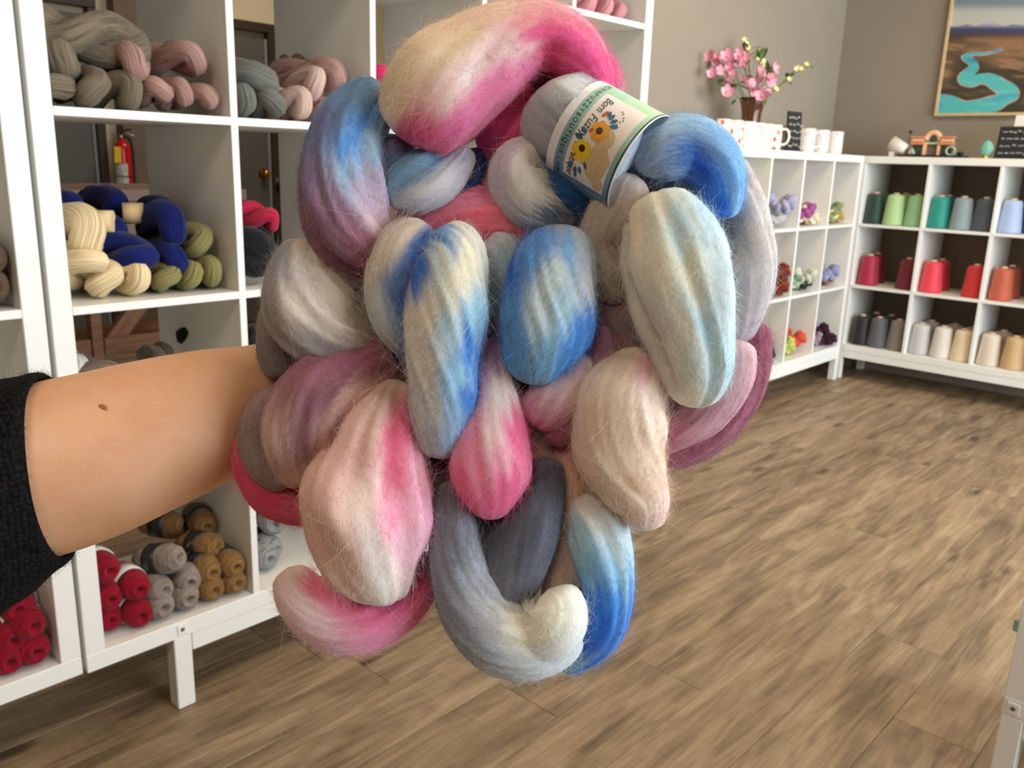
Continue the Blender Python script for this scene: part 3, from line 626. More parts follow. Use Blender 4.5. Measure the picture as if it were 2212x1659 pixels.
nz = k.n('ShaderNodeTexNoise', i_Scale=900.0); bp = k.n('ShaderNodeBump', i_Strength=0.05); k.l(nz, 'Fac', bp, 'Height'); k.l(bp, 'Normal', k.b, 'Normal')
M_PRINT = k.m
paper = obj('paper_label', mesh('paper_label', V, Fs, True, None, np.array(Cc)), wool, M_PRINT)
paper['label'] = 'white and mint paper label band printed with flowers and a bear'
md = paper.modifiers.new('thickness', 'SOLIDIFY'); md.thickness = 0.0004; md.offset = -1
def wrap_text(txt, ph0, ph1, v_base, size_v, mat, shear=0.0, space=1.0):
    cu = bpy.data.curves.new('txt', 'FONT'); cu.body = txt; cu.size = 1.0; cu.shear = shear; cu.space_character = space; cu.resolution_u = 3
    to = bpy.data.objects.new('txt', cu); col.objects.link(to)
    bpy.context.view_layer.update()
    me = bpy.data.meshes.new_from_object(to.evaluated_get(bpy.context.evaluated_depsgraph_get()))
    bpy.data.objects.remove(to); bpy.data.curves.remove(cu)
    co = np.array([v.co[:] for v in me.vertices]); x0, x1 = co[:, 0].min(), co[:, 0].max()
    fs = [tuple(p.vertices) for p in me.polygons]; bpy.data.meshes.remove(me)
    out = [lab(ph0+(x-x0)/(x1-x0)*(ph1-ph0), v_base+y*size_v, 0.00035) for x, y, _ in co]
    return obj('lettering', mesh('lettering', out, fs, False), paper, mat)
M_INK = paint('black_ink', (22, 34, 34), 0.5); M_TEALINK = paint('teal_ink', (22, 62, 66), 0.5)
wrap_text('BORNFUZZYBOUTIQUE.COM', 70, -52, 0.160, 0.098, M_INK, space=1.45)
wrap_text('Born', 47, 27, 0.345, 0.16, M_TEALINK, shear=0.25)
wrap_text('Fuzzy', 22, -5, 0.335, 0.16, M_TEALINK, shear=0.25)
wrap_text('Boutique', -10, -47, 0.335, 0.15, M_TEALINK, shear=0.25)
def decal(name, pts, mat, off=0.0003):
    """flat printed shape: fan polygon in (phi, v)"""
    c = np.mean(pts, 0); n = len(pts)
    V = [lab(c[0], c[1], off)]+[lab(p[0], p[1], off) for p in pts]
    # keep the fan on the curved paper with a mid ring
    V += [lab((p[0]+c[0])/2, (p[1]+c[1])/2, off) for p in pts]
    Fs = []
    for i in range(n):
        j = (i+1) % n; Fs.append((0, 1+n+i, 1+n+j)); Fs.append((1+n+i, 1+i, 1+j, 1+n+j))
    return obj(name, mesh(name, V, Fs, False), paper, mat)
DEGV = LLEN/(LR*math.pi/180)                       # v per degree scale: 1 v = DEGV degrees
def blob(ph, v, rad, petals=0, depthp=0.0, n=40, sq=1.0):
    out = []
    for i in range(n):
        a = 2*math.pi*i/n; r = rad*(1+depthp*math.cos(petals*a)) if petals else rad
        out.append((ph+r*math.sin(a)*sq, v+r*math.cos(a)/DEGV))
    return np.array(out)
def leafp(ph, v, ang, ln, wd):
    out = []
    for i in range(16):
        t = i/15; w_ = wd*math.sin(math.pi*t)
        out.append((t*ln, w_))
    out = out+[(x, -y) for x, y in out[::-1][1:-1]]
    ca, sa = math.cos(ang), math.sin(ang)
    return np.array([(ph+x*sa+y*ca, v+(x*ca-y*sa)/DEGV) for x, y in out])
M_OR, M_YE, M_BR = paint('orange_print', (236, 164, 40), 0.5, 0.15, 600), paint('yellow_print', (238, 204, 40), 0.5, 0.12, 600), paint('brown_print', (70, 28, 16), 0.5)
M_BEAR, M_LEAF, M_RED = paint('tan_watercolour_print', (214, 190, 142), 0.5, 0.10, 400), paint('blue_leaf_print', (30, 104, 140), 0.5, 0.2, 500), paint('red_print', (196, 84, 50), 0.5, 0.2, 500)
decal('bear_print', blob(-20, 0.70, 13, 0, 0, sq=1.5), M_BEAR, 0.00022)
decal('bear_print', blob(6, 0.66, 11), M_BEAR, 0.00024); decal('bear_print', blob(-14, 0.815, 5), M_BEAR, 0.00024); decal('bear_print', blob(-40, 0.80, 6, sq=1.2), M_BEAR, 0.00026)
decal('flower_print', blob(10, 0.55, 10.5, 7, 0.08), M_OR, 0.0004); decal('flower_print', blob(10, 0.55, 3.6), M_BR, 0.0005)
decal('flower_print', blob(-16, 0.455, 11, 6, 0.08), M_YE, 0.0004); decal('flower_print', blob(-13, 0.455, 3.6), M_BR, 0.0005)
for ph, v, an, ln in ((24, 0.56, 1.3, 9), (22, 0.60, 0.9, 9), (19, 0.62, 0.35, 10), (26, 0.53, 1.7, 8), (-30, 0.40, -2.0, 10), (-33, 0.45, -1.5, 10), (-31, 0.50, -1.2, 9), (-40, 0.46, -1.5, 7), (-5, 0.40, 3.0, 10), (2, 0.42, 2.8, 9), (-24, 0.55, -1.0, 8)):
    decal('leaf_print', leafp(ph, v, an, ln, ln*0.24), M_LEAF, 0.00045)
for ph, v in ((27, 0.47), (24, 0.46), (4, 0.44), (-26, 0.37)): decal('leaf_print', leafp(ph, v, 1.2, 6, 1.8), M_RED, 0.00046)
for ph, v in ((38, 0.66), (34, 0.70), (31, 0.72), (28, 0.70), (24, 0.69), (40, 0.63)): decal('dot_print', blob(ph, v, 0.9, n=10), paint('grey_print', (96, 96, 90), 0.5), 0.0003)
# ================================================================== THE ARM HOLDING THE BRAID
def skin_material():
    k = NT('skin'); tc = k.n('ShaderNodeTexCoord')
    n1 = k.n('ShaderNodeTexNoise', i_Scale=22.0, i_Detail=4.0); k.l(tc, 'Object', n1, 'Vector')
    rp = k.ramp([(0.3, lin(206, 150, 112)), (0.55, lin(216, 164, 128)), (0.75, lin(222, 172, 140))]); k.l(n1, 'Fac', rp, 'Fac')
    k.l(rp, 'Color', k.b, 'Base Color'); k.b.inputs['Roughness'].default_value = 0.5
    k.b.inputs['Subsurface Weight'].default_value = 0.12; k.b.inputs['Subsurface Radius'].default_value = (0.012, 0.005, 0.003)
    v = k.n('ShaderNodeTexVoronoi', i_Scale=900.0); k.l(tc, 'Object', v, 'Vector')
    bp = k.n('ShaderNodeBump', i_Strength=0.06, i_Distance=0.0006); k.l(v, 'Distance', bp, 'Height'); k.l(bp, 'Normal', k.b, 'Normal')
    return k.m
M_SKIN = skin_material()
def limb(rows, seg=28, flat=1.0, n=None):
    """rows: (px, py, radius_px, depth)"""
    P = np.array(rows, float)
    C3 = np.array([at(a, b, d) for a, b, r, d in P]); R3 = np.array([r*d/F for a, b, r, d in P])
    Q, s = catmull(np.column_stack([C3, R3]), n or max(12, 8*len(P)))
    rr = Q[:, 3].copy(); L = s[-1]
    for d, re in ((s, rr[0]), (L-s, rr[-1])):
        t = np.clip(1-d/max(re*0.9, 1e-4), 0, 1); rr = rr*np.sqrt(np.clip(1-t*t, 0.02, 1))
    V, Fs, _, _ = sweep(Q[:, :3], rr, seg, up=CAM[None]-Q[:, :3], flat=flat)
    return V, Fs
arm_rows = [(-330, 1110, 205, 0.49), (-150, 1068, 199, 0.50), (-20, 1043, 194, 0.51), (90, 1016, 190, 0.52), (200, 985, 182, 0.53), (330, 940, 166, 0.545), (450, 901, 148, 0.56), (560, 872, 130, 0.575), (650, 832, 116, 0.588), (720, 770, 112, 0.605)]
bits = [limb(arm_rows, 40, 0.92)]
bits.append(limb([(690, 800, 110, 0.598), (770, 710, 140, 0.615), (830, 620, 146, 0.622), (870, 560, 120, 0.622)], 32, 0.5))      # palm
for rows in ([(850, 600, 42, 0.612), (905, 520, 38, 0.60), (965, 440, 34, 0.585), (1030, 380, 31, 0.562), (1075, 352, 26, 0.552)],     # index, its tip shows in the gap
             [(880, 585, 42, 0.618), (960, 500, 38, 0.612), (1040, 430, 35, 0.60), (1110, 390, 31, 0.585), (1150, 380, 26, 0.575)],
             [(905, 610, 40, 0.622), (990, 540, 37, 0.62), (1070, 490, 34, 0.612), (1130, 465, 30, 0.60), (1165, 462, 25, 0.592)],
             [(910, 660, 36, 0.624), (985, 615, 32, 0.622), (1050, 585, 29, 0.616), (1095, 572, 25, 0.606)],
             [(760, 690, 52, 0.606), (760, 600, 44, 0.60), (790, 520, 38, 0.592), (830, 455, 32, 0.585), (850, 425, 26, 0.582)]):        # thumb
    bits.append(limb(rows, 18))
V, Fs = merge(bits)
body = obj('person', mesh('person', V, Fs), None, M_SKIN)
tag(body, 'bare forearm in a black knitted sleeve reaching in from the left, holding the wool braid', 'person')
rm = body.modifiers.new('continuous_skin', 'REMESH'); rm.mode = 'VOXEL'; rm.voxel_size = 0.0035; rm.use_smooth_shade = True
sm = body.modifiers.new('soften', 'SMOOTH'); sm.factor = 0.5; sm.iterations = 14
# sleeve
k = NT('black_knit'); tc = k.n('ShaderNodeTexCoord'); uv = k.n('ShaderNodeUVMap', uv_map='UVMap')
mp = k.n('ShaderNodeMapping'); mp.inputs['Scale'].default_value = (330, 330, 330); k.l(tc, 'Object', mp, 'Vector')
vo = k.n('ShaderNodeTexVoronoi', i_Scale=1.0, i_Randomness=0.55); k.l(mp, 'Vector', vo, 'Vector')
rp = k.ramp([(0.1, lin(30, 29, 30)), (0.8, lin(8, 8, 9))]); k.l(vo, 'Distance', rp, 'Fac'); k.l(rp, 'Color', k.b, 'Base Color')
bp = k.n('ShaderNodeBump', i_Strength=0.8, i_Distance=0.002, invert=True); k.l(vo, 'Distance', bp, 'Height'); k.l(bp, 'Normal', k.b, 'Normal')
k.b.inputs['Roughness'].default_value = 0.95; k.b.inputs['Specular IOR Level'].default_value = 0.1
M_KNIT = k.m
rows = np.array([(-420, 1200, 300, 0.482), (-250, 1150, 285, 0.494), (-100, 1098, 258, 0.503), (0, 1060, 234, 0.511), (80, 1024, 211, 0.5165), (108, 1011, 203, 0.519), (116, 1009, 194, 0.5195), (106, 1012, 189, 0.519), (80, 1018, 187, 0.5165)])
C3 = np.array([at(a, b, d) for a, b, r, d in rows]); R3 = np.array([r*d/F for a, b, r, d in rows])
Q = np.column_stack([C3, R3])
ts = np.linspace(0, len(rows)-1, 60); Q = np.stack([np.interp(ts, np.arange(len(rows)), Q[:, c]) for c in range(4)], 1)
rs_ = np.random.default_rng(5)
seg = 64; th = np.arange(seg)*2*math.pi/seg
RR = Q[:, 3:4]*(1+0.012*np.sin(5*th[None]+ts[:, None]*0.8)+0.01*np.sin(3*th[None]+1.0+0.5*ts[:, None])+0.006*np.sin(ts[:, None]*4.5))
T0 = Q[6*6, :3]-Q[0, :3]; T0 /= np.linalg.norm(T0)
Nn = -FW-(-FW@T0)*T0; Nn /= np.linalg.norm(Nn); Bb = np.cross(T0, Nn)
V = (Q[:, None, :3]+RR[:, :, None]*(np.cos(th)[None, :, None]*Nn*0.94+np.sin(th)[None, :, None]*Bb)-(np.clip(ts/3-0.4, 0, 1)[:, None]*(0.004*np.clip(np.cos(th), -0.2, 1)+0.0125*np.sin(th)-0.002)[None])[..., None]*T0).reshape(-1, 3)
Fs = [(i*seg+j, i*seg+(j+1) % seg, (i+1)*seg+(j+1) % seg, (i+1)*seg+j) for i in range(59) for j in range(seg)]
UV = np.stack(np.meshgrid(np.linspace(0, 1, 60), np.arange(seg)/seg, indexing='ij'), -1).reshape(-1, 2)
slv = obj('sleeve', mesh('sleeve', V, Fs, True, UV), body, M_KNIT); slv['label'] = 'black fuzzy knitted sleeve cuff'
n = 5200; ii = rs_.integers(8, 50, n); jj = rs_.integers(0, seg, n)
root = V.reshape(60, seg, 3)[ii, jj]; nr = root-Q[ii, :3]; nr /= np.linalg.norm(nr, axis=1)[:, None]
dr = nr*rs_.uniform(0.2, 1, n)[:, None]+rs_.normal(0, 0.7, (n, 3)); dr /= np.linalg.norm(dr, axis=1)[:, None]
t = np.linspace(0, 1, 4); ln = rs_.uniform(0.001, 0.0045, n)
hair_object('sleeve_fuzz', root[:, None]+dr[:, None]*(ln[:, None]*t)[..., None]+rs_.normal(0, 0.4, (n, 1, 3))*(ln[:, None]*t*t)[..., None], 0.00005, None, paint('black_fibre', (22, 21, 22), 0.9), body)['kind'] = 'stuff'
# mole and fine arm hairs
def arm_point(px, py, lift=0.0):
    """point on the near side of the forearm under a picture position"""
    P = np.array(arm_rows); Cc = np.array([at(a, b, d) for a, b, r, d in P]); best = None
    Qa, _ = catmull(np.column_stack([Cc, P[:, 2]*P[:, 3]/F]), 120)
    d = ray(px, py); d = d/np.linalg.norm(d)
    w0 = CAM-Qa[:, :3]; tt = -(w0@d); X = CAM+tt[:, None]*d; off = np.linalg.norm(X-Qa[:, :3], axis=1); i = int(np.argmin(off/Qa[:, 3]))
    h = math.sqrt(max(Qa[i, 3]**2-off[i]**2, 0))*0.92
    return CAM+d*(tt[i]-h-lift)
mo = arm_point(222, 882, -0.0006)
V, Fs = ellipsoid((0, 0, 0), (0.0030, 0.0026, 0.0006), None, 16, 8)
R_ = Vector(-FW).to_track_quat('Z', 'Y').to_matrix()
o = obj('mole', mesh('mole', V, Fs), body, paint('brown_mole', (182, 120, 84), 0.6, 0.2, 300)); o.location = mo; o.rotation_euler = R_.to_euler()
HP_ = []
for _ in range(150):
    px, py = rs_.uniform(80, 540), 0
    top = np.interp(px, (60, 200, 400, 560), (836, 812, 790, 765)); bot = np.interp(px, (60, 300, 420, 540), (1190, 1150, 1080, 1010))
    py = top+(bot-top)*rs_.beta(1.1, 2.4)
    a = arm_point(px, py, 0.0); L = rs_.uniform(12, 34); an = rs_.normal(-0.2, 0.25)
    b_ = arm_point(px+L*math.cos(an)*0.5, py+L*math.sin(an)*0.5, 0.0006); c_ = arm_point(px+L*math.cos(an), py+L*math.sin(an), 0.0004)
    HP_.append([a, b_, c_])
hair_object('arm_hair', np.array(HP_), 0.00004, None, paint('blond_hair', (236, 206, 160), 0.5), body)['kind'] = 'stuff'
# ================================================================== YARN ON THE SHELVES
def yarn_mat(name, rgb, rgb2=None, rough=0.9):
    key = ('yarn', name)
    if key in _mats: return _mats[key]
    k = NT(name); uv = k.n('ShaderNodeUVMap', uv_map='UVMap'); oi = k.n('ShaderNodeObjectInfo')
    c = np.array(lin(*rgb)[:3]); c2 = np.array(lin(*(rgb2 or rgb))[:3])
    mp = k.n('ShaderNodeMapping'); mp.inputs['Scale'].default_value = (16, 380, 1); k.l(uv, 'UV', mp, 'Vector')
    n1 = k.n('ShaderNodeTexNoise', i_Scale=1.0, i_Detail=2.0, i_Roughness=0.5); k.l(mp, 'Vector', n1, 'Vector')
    mp2 = k.n('ShaderNodeMapping'); mp2.inputs['Scale'].default_value = (26, 130, 1); k.l(uv, 'UV', mp2, 'Vector')
    n2 = k.n('ShaderNodeTexNoise', i_Scale=1.0, i_Detail=2.0); k.l(mp2, 'Vector', n2, 'Vector')
    rp = k.ramp([(0.34, tuple(np.clip(c*0.86, 0, 1))+(1,)), (0.56, tuple(c)+(1,)), (0.70, tuple(np.clip(c2*1.1, 0, 1))+(1,))])
    k.l(n2, 'Fac', rp, 'Fac')
    r2 = k.ramp([(0.30, (0.5, 0.5, 0.5, 1)), (0.62, (1.06, 1.06, 1.06, 1))]); k.l(n1, 'Fac', r2, 'Fac')
    mx = k.n('ShaderNodeMix', data_type='RGBA', blend_type='MULTIPLY'); mx.inputs[0].default_value = 1.0
    k.t.links.new(rp.outputs['Color'], mx.inputs[6]); k.t.links.new(r2.outputs['Color'], mx.inputs[7]); k.t.links.new(mx.outputs[2], k.b.inputs['Base Color'])
    bp = k.n('ShaderNodeBump', i_Strength=0.7, i_Distance=0.002); k.l(n1, 'Fac', bp, 'Height'); k.l(bp, 'Normal', k.b, 'Normal')
    k.b.inputs['Roughness'].default_value = rough; k.b.inputs['Specular IOR Level'].default_value = 0.15
    k.b.inputs['Sheen Weight'].default_value = 0.1
    _mats[key] = k.m
    return k.m
def skein_mesh(seed, L=0.23, R=0.042, turns=0.75):
    rs = np.random.default_rng(seed); n, seg = 96, 20
    u = np.linspace(0, 2*math.pi, n, endpoint=False)
    rho = R*0.47
    x = rho*np.sign(np.sin(u))*np.abs(np.sin(u))**0.45; yy = (L/2-R*0.5)*np.cos(u)
    ph = turns*2*math.pi*yy/L+rs.uniform(0, 6)
    C = np.column_stack([x*np.cos(ph), yy, x*np.sin(ph)])
    C += rs.normal(0, 0.0015, (n, 3))*0
    for kk in range(1, 4): C += 0.0018*np.sin(kk*u+rs.uniform(0, 6))[:, None]*rs.normal(size=3)[None]
    th = np.arange(seg)*2*math.pi/seg
    r = R*0.54*(1+0.05*np.sin(2*u+rs.uniform(0, 6))[:, None]+0.035*np.sin(7*th+rs.uniform(0, 6))[None]+0.03*np.sin(4*th[None]+3*u[:, None])+0.02*np.sin(9*th[None]+rs.uniform(0, 6)))
    V, Fs, UV, _ = sweep(C, r, seg, closed=True)
    s = np.concatenate([[0], np.cumsum(np.linalg.norm(np.diff(C, axis=0), axis=1))])
    UVm = np.stack(np.meshgrid(s, np.abs(np.linspace(-1, 1, seg))*R*1.7, indexing='ij'), -1).reshape(-1, 2)
    return mesh('yarn_skein', V, Fs, True, UVm)
def fit_cell(px, py, Yf, R, ux=0.0, uy=0.0):
    """point for a thing of radius R seen at (px, py), moved in depth so that it clears the cube's side walls"""
    x = onY(px, py, uy)[0]-ux; i = max(0, min(4, int((x-OUT+TH/2)/PITCHC))); x0 = ux+OUT+i*PITCHC+R; x1 = ux+OUT+i*PITCHC+CELL-R
    y_ = Yf
    while onY(px, py, uy+y_)[0] < x0 and y_ < Yf+0.10: y_ += 0.004
    while onY(px, py, uy+y_)[0] > x1 and y_ > 0.010: y_ -= 0.004
    p = onY(px, py, uy+y_); p[0] = min(max(p[0], x0), x1)
    return p
SK = [skein_mesh(i, turns=t) for i, t in enumerate((0.75, 0.6, 0.9, 0.5))]
NSK = [0]
def skein(px, py, Yf, mat, R, label, group, row=None, yaw=0.0, pitch=0.0, roll=None, ls=1.0, centre=False, unit_z=0.0):
    m = SK[NSK[0] % 4]; NSK[0] += 1
    o = obj('yarn_skein', m, None, mat)
    s = R/0.042; o.scale = (s, s*ls, s)
    roll = random.uniform(0, 6.28) if roll is None else roll
    rot = Euler((math.radians(pitch), 0, math.radians(yaw)), 'XYZ').to_matrix() @ Matrix.Rotation(roll, 3, 'Y')
    ax = rot @ Vector((0, 1, 0)); hl = 0.115*s*ls
    p = Vector(onY(px, py, Yf)) if centre else Vector(fit_cell(px, py, Yf, R*0.95))
    c = p if centre else p+ax*hl
    if row is not None: c.z = max(c.z, shelf_z(row)+unit_z+R*0.97+abs(ax.z)*hl*0.9)
    o.location = c; o.rotation_euler = rot.to_euler()
    tag(o, label, 'yarn', group)
    return o
Y_TAUPE = yarn_mat('taupe_grey_yarn', (122, 110, 92), (94, 84, 70)); Y_ROSE = yarn_mat('dusty_rose_yarn', (176, 138, 128), (140, 108, 104)); Y_BRN = yarn_mat('brown_yarn', (104, 84, 66), (86, 66, 50))
Y_SLATE = yarn_mat('slate_grey_yarn', (112, 112, 105), (86, 88, 83)); Y_BLUSH = yarn_mat('blush_yarn', (214, 184, 172), (188, 156, 146))
Y_CREAM = yarn_mat('cream_yarn', (238, 214, 170), (226, 200, 156)); Y_NAVY = yarn_mat('navy_yarn', (18, 30, 100), (12, 20, 70)); Y_OLIVE = yarn_mat('olive_green_yarn', (146, 138, 88), (118, 110, 66))
Y_BLACK = yarn_mat('black_yarn', (20, 22, 26), (12, 12, 14)); Y_RED = yarn_mat('cherry_red_yarn', (150, 16, 40), (112, 8, 26)); Y_GREYB = yarn_mat('mohair_grey_yarn', (152, 138, 128), (122, 110, 102))
Y_GOLD = yarn_mat('golden_brown_yarn', (146, 108, 62), (112, 80, 42)); Y_PINK = yarn_mat('rose_pink_yarn', (214, 148, 156), (190, 120, 130)); Y_TWEED = yarn_mat('tweed_grey_yarn', (158, 158, 158), (96, 98, 102))
Y_BROWNR = yarn_mat('undyed_brown_roving', (128, 112, 96), (104, 90, 78)); Y_WHITE = yarn_mat('undyed_white_roving', (232, 226, 212), (220, 214, 200)); Y_MAG = yarn_mat('hot_pink_yarn', (226, 40, 110), (200, 30, 90)); Y_CRIM = yarn_mat('crimson_yarn', (190, 40, 70), (160, 26, 52))
G1 = 'skeins in the top left cube'
# top left cube: taupe pile and dusty rose pile
for px, py, yf, R, yaw, pt, lb in ((140, 196, 0.03, 0.040, 6, 0, 'taupe grey skein at the lower left corner of the top left cube'), (214, 192, 0.03, 0.041, -4, 0, 'taupe grey skein second from the left on the top left cube floor'),
        (296, 200, 0.03, 0.039, 10, 0, 'taupe grey skein beside the rose pile on the top left cube floor'), (136, 130, 0.05, 0.046, -14, 4, 'taupe grey skein stacked against the left side of the top left cube')):
    skein(px, py, yf, Y_TAUPE, R, lb, G1, 3, yaw, pt)
skein(192, 82, 0.10, Y_TAUPE, 0.052, 'large taupe grey skein lying crosswise on top of its pile', G1, None, yaw=-96, pitch=-3, ls=0.78, centre=True)
for px, py, yf, R, yaw, pt, lb in ((352, 192, 0.03, 0.034, -6, 0, 'dusty rose skein touching the taupe pile on the cube floor'), (402, 198, 0.03, 0.032, 0, 0, 'dusty rose skein in the middle of the bottom rose row'), (458, 206, 0.03, 0.031, 5, 0, 'dusty rose skein against the divider in the bottom rose row'),
        (287, 130, 0.03, 0.040, -20, 0, 'round dusty rose skein end resting on the taupe skein'), (436, 126, 0.06, 0.040, 14, 0, 'loose dusty rose skein on top of the rose row')):
    skein(px, py, yf, Y_ROSE, R, lb, G1, 3, yaw, pt)
skein(368, 116, 0.20, Y_BRN, 0.026, 'dark brown skein behind the rose skeins', G1, None, yaw=-85, ls=0.8, centre=True)
# second cube of the same row
G2 = 'skeins in the second cube of the top row'
for px, py, yf, R, yaw, m, lb in ((541, 228, 0.03, 0.038, 4, Y_SLATE, 'slate grey skein at the lower left of the second cube'), (602, 232, 0.03, 0.041, -4, Y_SLATE, 'slate grey skein on the second cube floor beside the blush skeins'), (568, 165, 0.04, 0.056, -8, Y_SLATE, 'big slate grey skein on top of the grey pile'),
        (664, 222, 0.03, 0.038, 6, Y_BLUSH, 'blush pink skein standing against the slate pile'), (712, 240, 0.06, 0.034, 0, Y_BLUSH, 'blush pink skein low beside the braid'), (690, 178, 0.05, 0.040, -12, Y_BLUSH, 'blush pink skein on the second blush layer'), (742, 160, 0.08, 0.044, 10, Y_ROSE, 'darker blush skein at the right end of the second cube')):
    skein(px, py, yf, m, R, lb, G2, 3, yaw)
skein(640, 138, 0.24, Y_BRN, 0.022, 'dark brown skein behind the slate grey pile', G2, None, yaw=-88, ls=0.7, centre=True)
skein(838, 156, 0.05, Y_MAG, 0.030, 'hot pink skein peeking out left of the pink arch', 'skeins on the far cubes', 3, 10)
skein(1343, 205, 0.06, Y_CREAM, 0.040, 'cream skein behind the paper label', 'skeins on the far cubes', 3, 8)
skein(1376, 236, 0.03, Y_BLACK, 0.034, 'black skein behind the paper label at the last upright', 'skeins on the far cubes', 3, 0)
for px, py, lb in ((1282, 14, 'rose pink skein left in the top right cube'), (1318, 18, 'rose pink skein between two others in the top right cube'), (1350, 22, 'rose pink skein at the right of the top right cube')):
    skein(px, py, 0.05, Y_PINK, 0.038, lb, 'pink skeins in the top right cube', 4, 0, roll=1.2)
# middle left cube: cream, navy and olive
G3 = 'skeins in the cube under the fire extinguisher'
for px, py, yf, R, yaw, lb in ((160, 612, 0.03, 0.044, 8, 'cream skein at the left end of the cube floor'), (234, 612, 0.03, 0.041, -8, 'cream skein in the middle of the cream row on the cube floor'), (312, 612, 0.02, 0.038, 14, 'cream skein beside the olive skeins on the cube floor')):
    skein(px, py, yf, Y_CREAM, R, lb, G3, 2, yaw)
skein(192, 508, 0.05, Y_CREAM, 0.058, 'large cream skein on top against the left upright', G3, 2, -10); skein(222, 566, 0.02, Y_CREAM, 0.040, 'cream skein squeezed between the big one and the bottom row', G3, 2, 24)
for px, py, yf, R, yaw, lb in ((372, 612, 0.03, 0.035, 0, 'olive green skein beside the cream row'), (424, 606, 0.03, 0.035, 4, 'olive green skein in the middle of the olive row'), (468, 590, 0.04, 0.036, -6, 'olive green skein against the divider'), (448, 524, 0.06, 0.040, 10, 'olive green skein on top of the olive row')):
    skein(px, py, yf, Y_OLIVE, R, lb, G3, 2, yaw)
for px, py, yf, R, yaw, lb in ((318, 556, 0.04, 0.046, 16, 'navy skein low in front of the olive skein'), (384, 560, 0.04, 0.042, -8, 'navy skein resting on the olive row'), (374, 486, 0.05, 0.050, -14, 'big navy skein on top of the navy pile'), (268, 505, 0.12, 0.042, 20, 'navy skein behind the large cream skein'),
        (158, 456, 0.17, 0.040, 0, 'navy skein end at the back left of the cube'), (258, 445, 0.20, 0.040, -6, 'navy skein end highest at the back of the cube')):
    skein(px, py, yf, Y_NAVY, R, lb, G3, 2 if yf < 0.1 else None, yaw)
bnd = paint('kraft_paper', (222, 196, 146), 0.7, 0.05, 20)
V, Fs, UV = lathe([(0.021, -0.02), (0.0216, -0.02), (0.0216, 0.02), (0.021, 0.02)], 24)
for px, py, yf, rz, lb in ((288, 461, 0.16, 70, 'cream paper band between the navy skeins'), (222, 478, 0.13, 55, 'cream paper band behind the large cream skein')):
    o = obj('paper_band', mesh('paper_band', V, Fs), None, bnd); o.location = onY(px, py, yf); o.rotation_euler = (math.pi/2, 0, math.radians(rz)); tag(o, lb, 'paper band', 'loose yarn bands')
skein(576, 545, 0.03, Y_BLACK, 0.078, 'large black skein left of the braid in the second cube', 'skeins in the second middle cube', 2, 4, ls=0.8); skein(556, 615, 0.02, Y_BLACK, 0.045, 'black skein on the floor of the second middle cube', 'skeins in the second middle cube', 2, -6)
skein(600, 478, 0.08, Y_CRIM, 0.030, 'crimson skein on top of the black skeins', 'skeins in the second middle cube', None, 40, 10, ls=0.7)
# cube behind the arm: undyed roving
for px, py, yf, R, yaw, m, lb in ((258, 806, 0.06, 0.042, 40, Y_BROWNR, 'grey brown roving coil just above the forearm'), (322, 806, 0.10, 0.040, -30, Y_BROWNR, 'grey brown roving coil by the divider above the forearm'), (205, 792, 0.16, 0.038, 60, Y_BROWNR, 'grey brown roving coil behind the white one'), (176, 806, 0.04, 0.036, 0, Y_WHITE, 'white roving end by the upright above the forearm')):
    skein(px, py, yf, m, R, lb, 'roving coils in the cube behind the arm', None, yaw)
for px, py, yf, R, yaw, m, lb in ((552, 735, 0.10, 0.040, 20, Y_BLACK, 'black curly roving coil beside the grey lobe of the braid'),):
    skein(px, py, yf, m, R, lb, 'roving coils in the cube behind the arm', None, yaw)

# ---- centre pull balls seen end on
def ball_mesh(seed, R=0.034, Lh=0.062):
    n, seg = 46, 48; V, UV = [], []
    rs = np.random.default_rng(seed); p0 = rs.uniform(0, 6); sg = rs.choice([-1, 1])
    for i in range(n+1):
        t = i/n; ph = math.pi*t
        r = R*abs(math.sin(ph))**0.72; y = -Lh*math.copysign(abs(math.cos(ph))**0.75, math.cos(ph))
        e = max(0, 1-r/(R*0.36)); y -= math.copysign(0.018*e**1.2, y)
        cap = min(1, max(0, (abs(math.cos(ph))-0.25)/0.4))
        for j in range(seg):
            a = 2*math.pi*j/seg
            sp = math.sin(2*a*sg+p0+17*r/R); sd = math.sin(4*a*sg+p0+9*y/Lh)
            k_ = 1+0.022*sd*(1-cap)+0.02*math.sin(3*a+p0)
            V.append((r*k_*math.cos(a), y+math.copysign(0.0042*max(sp, -0.4)*cap*(1-e), y), r*k_*math.sin(a))); UV.append((0.02*a+0.8*r, 2.0*r+0.25*y+0.004*math.sin(a)))
    F_ = [(i*seg+j, (i+1)*seg+j, (i+1)*seg+(j+1) % seg, i*seg+(j+1) % seg) for i in range(n) for j in range(seg)]
    return mesh('yarn_ball_winding', V, F_, True, np.array(UV))
BM = [ball_mesh(s) for s in range(3)]
Vb, Fb, _ = lathe([(0.0345, -0.018), (0.0352, -0.018), (0.0352, 0.018), (0.0345, 0.018)], 36)
BANDM = mesh('paper_band', Vb, Fb)
M_BLKBAND = paint('black_paper_band', (34, 33, 32), 0.35); M_WHTBAND = paint('white_paper_band', (214, 212, 206), 0.4)
NB = [0]
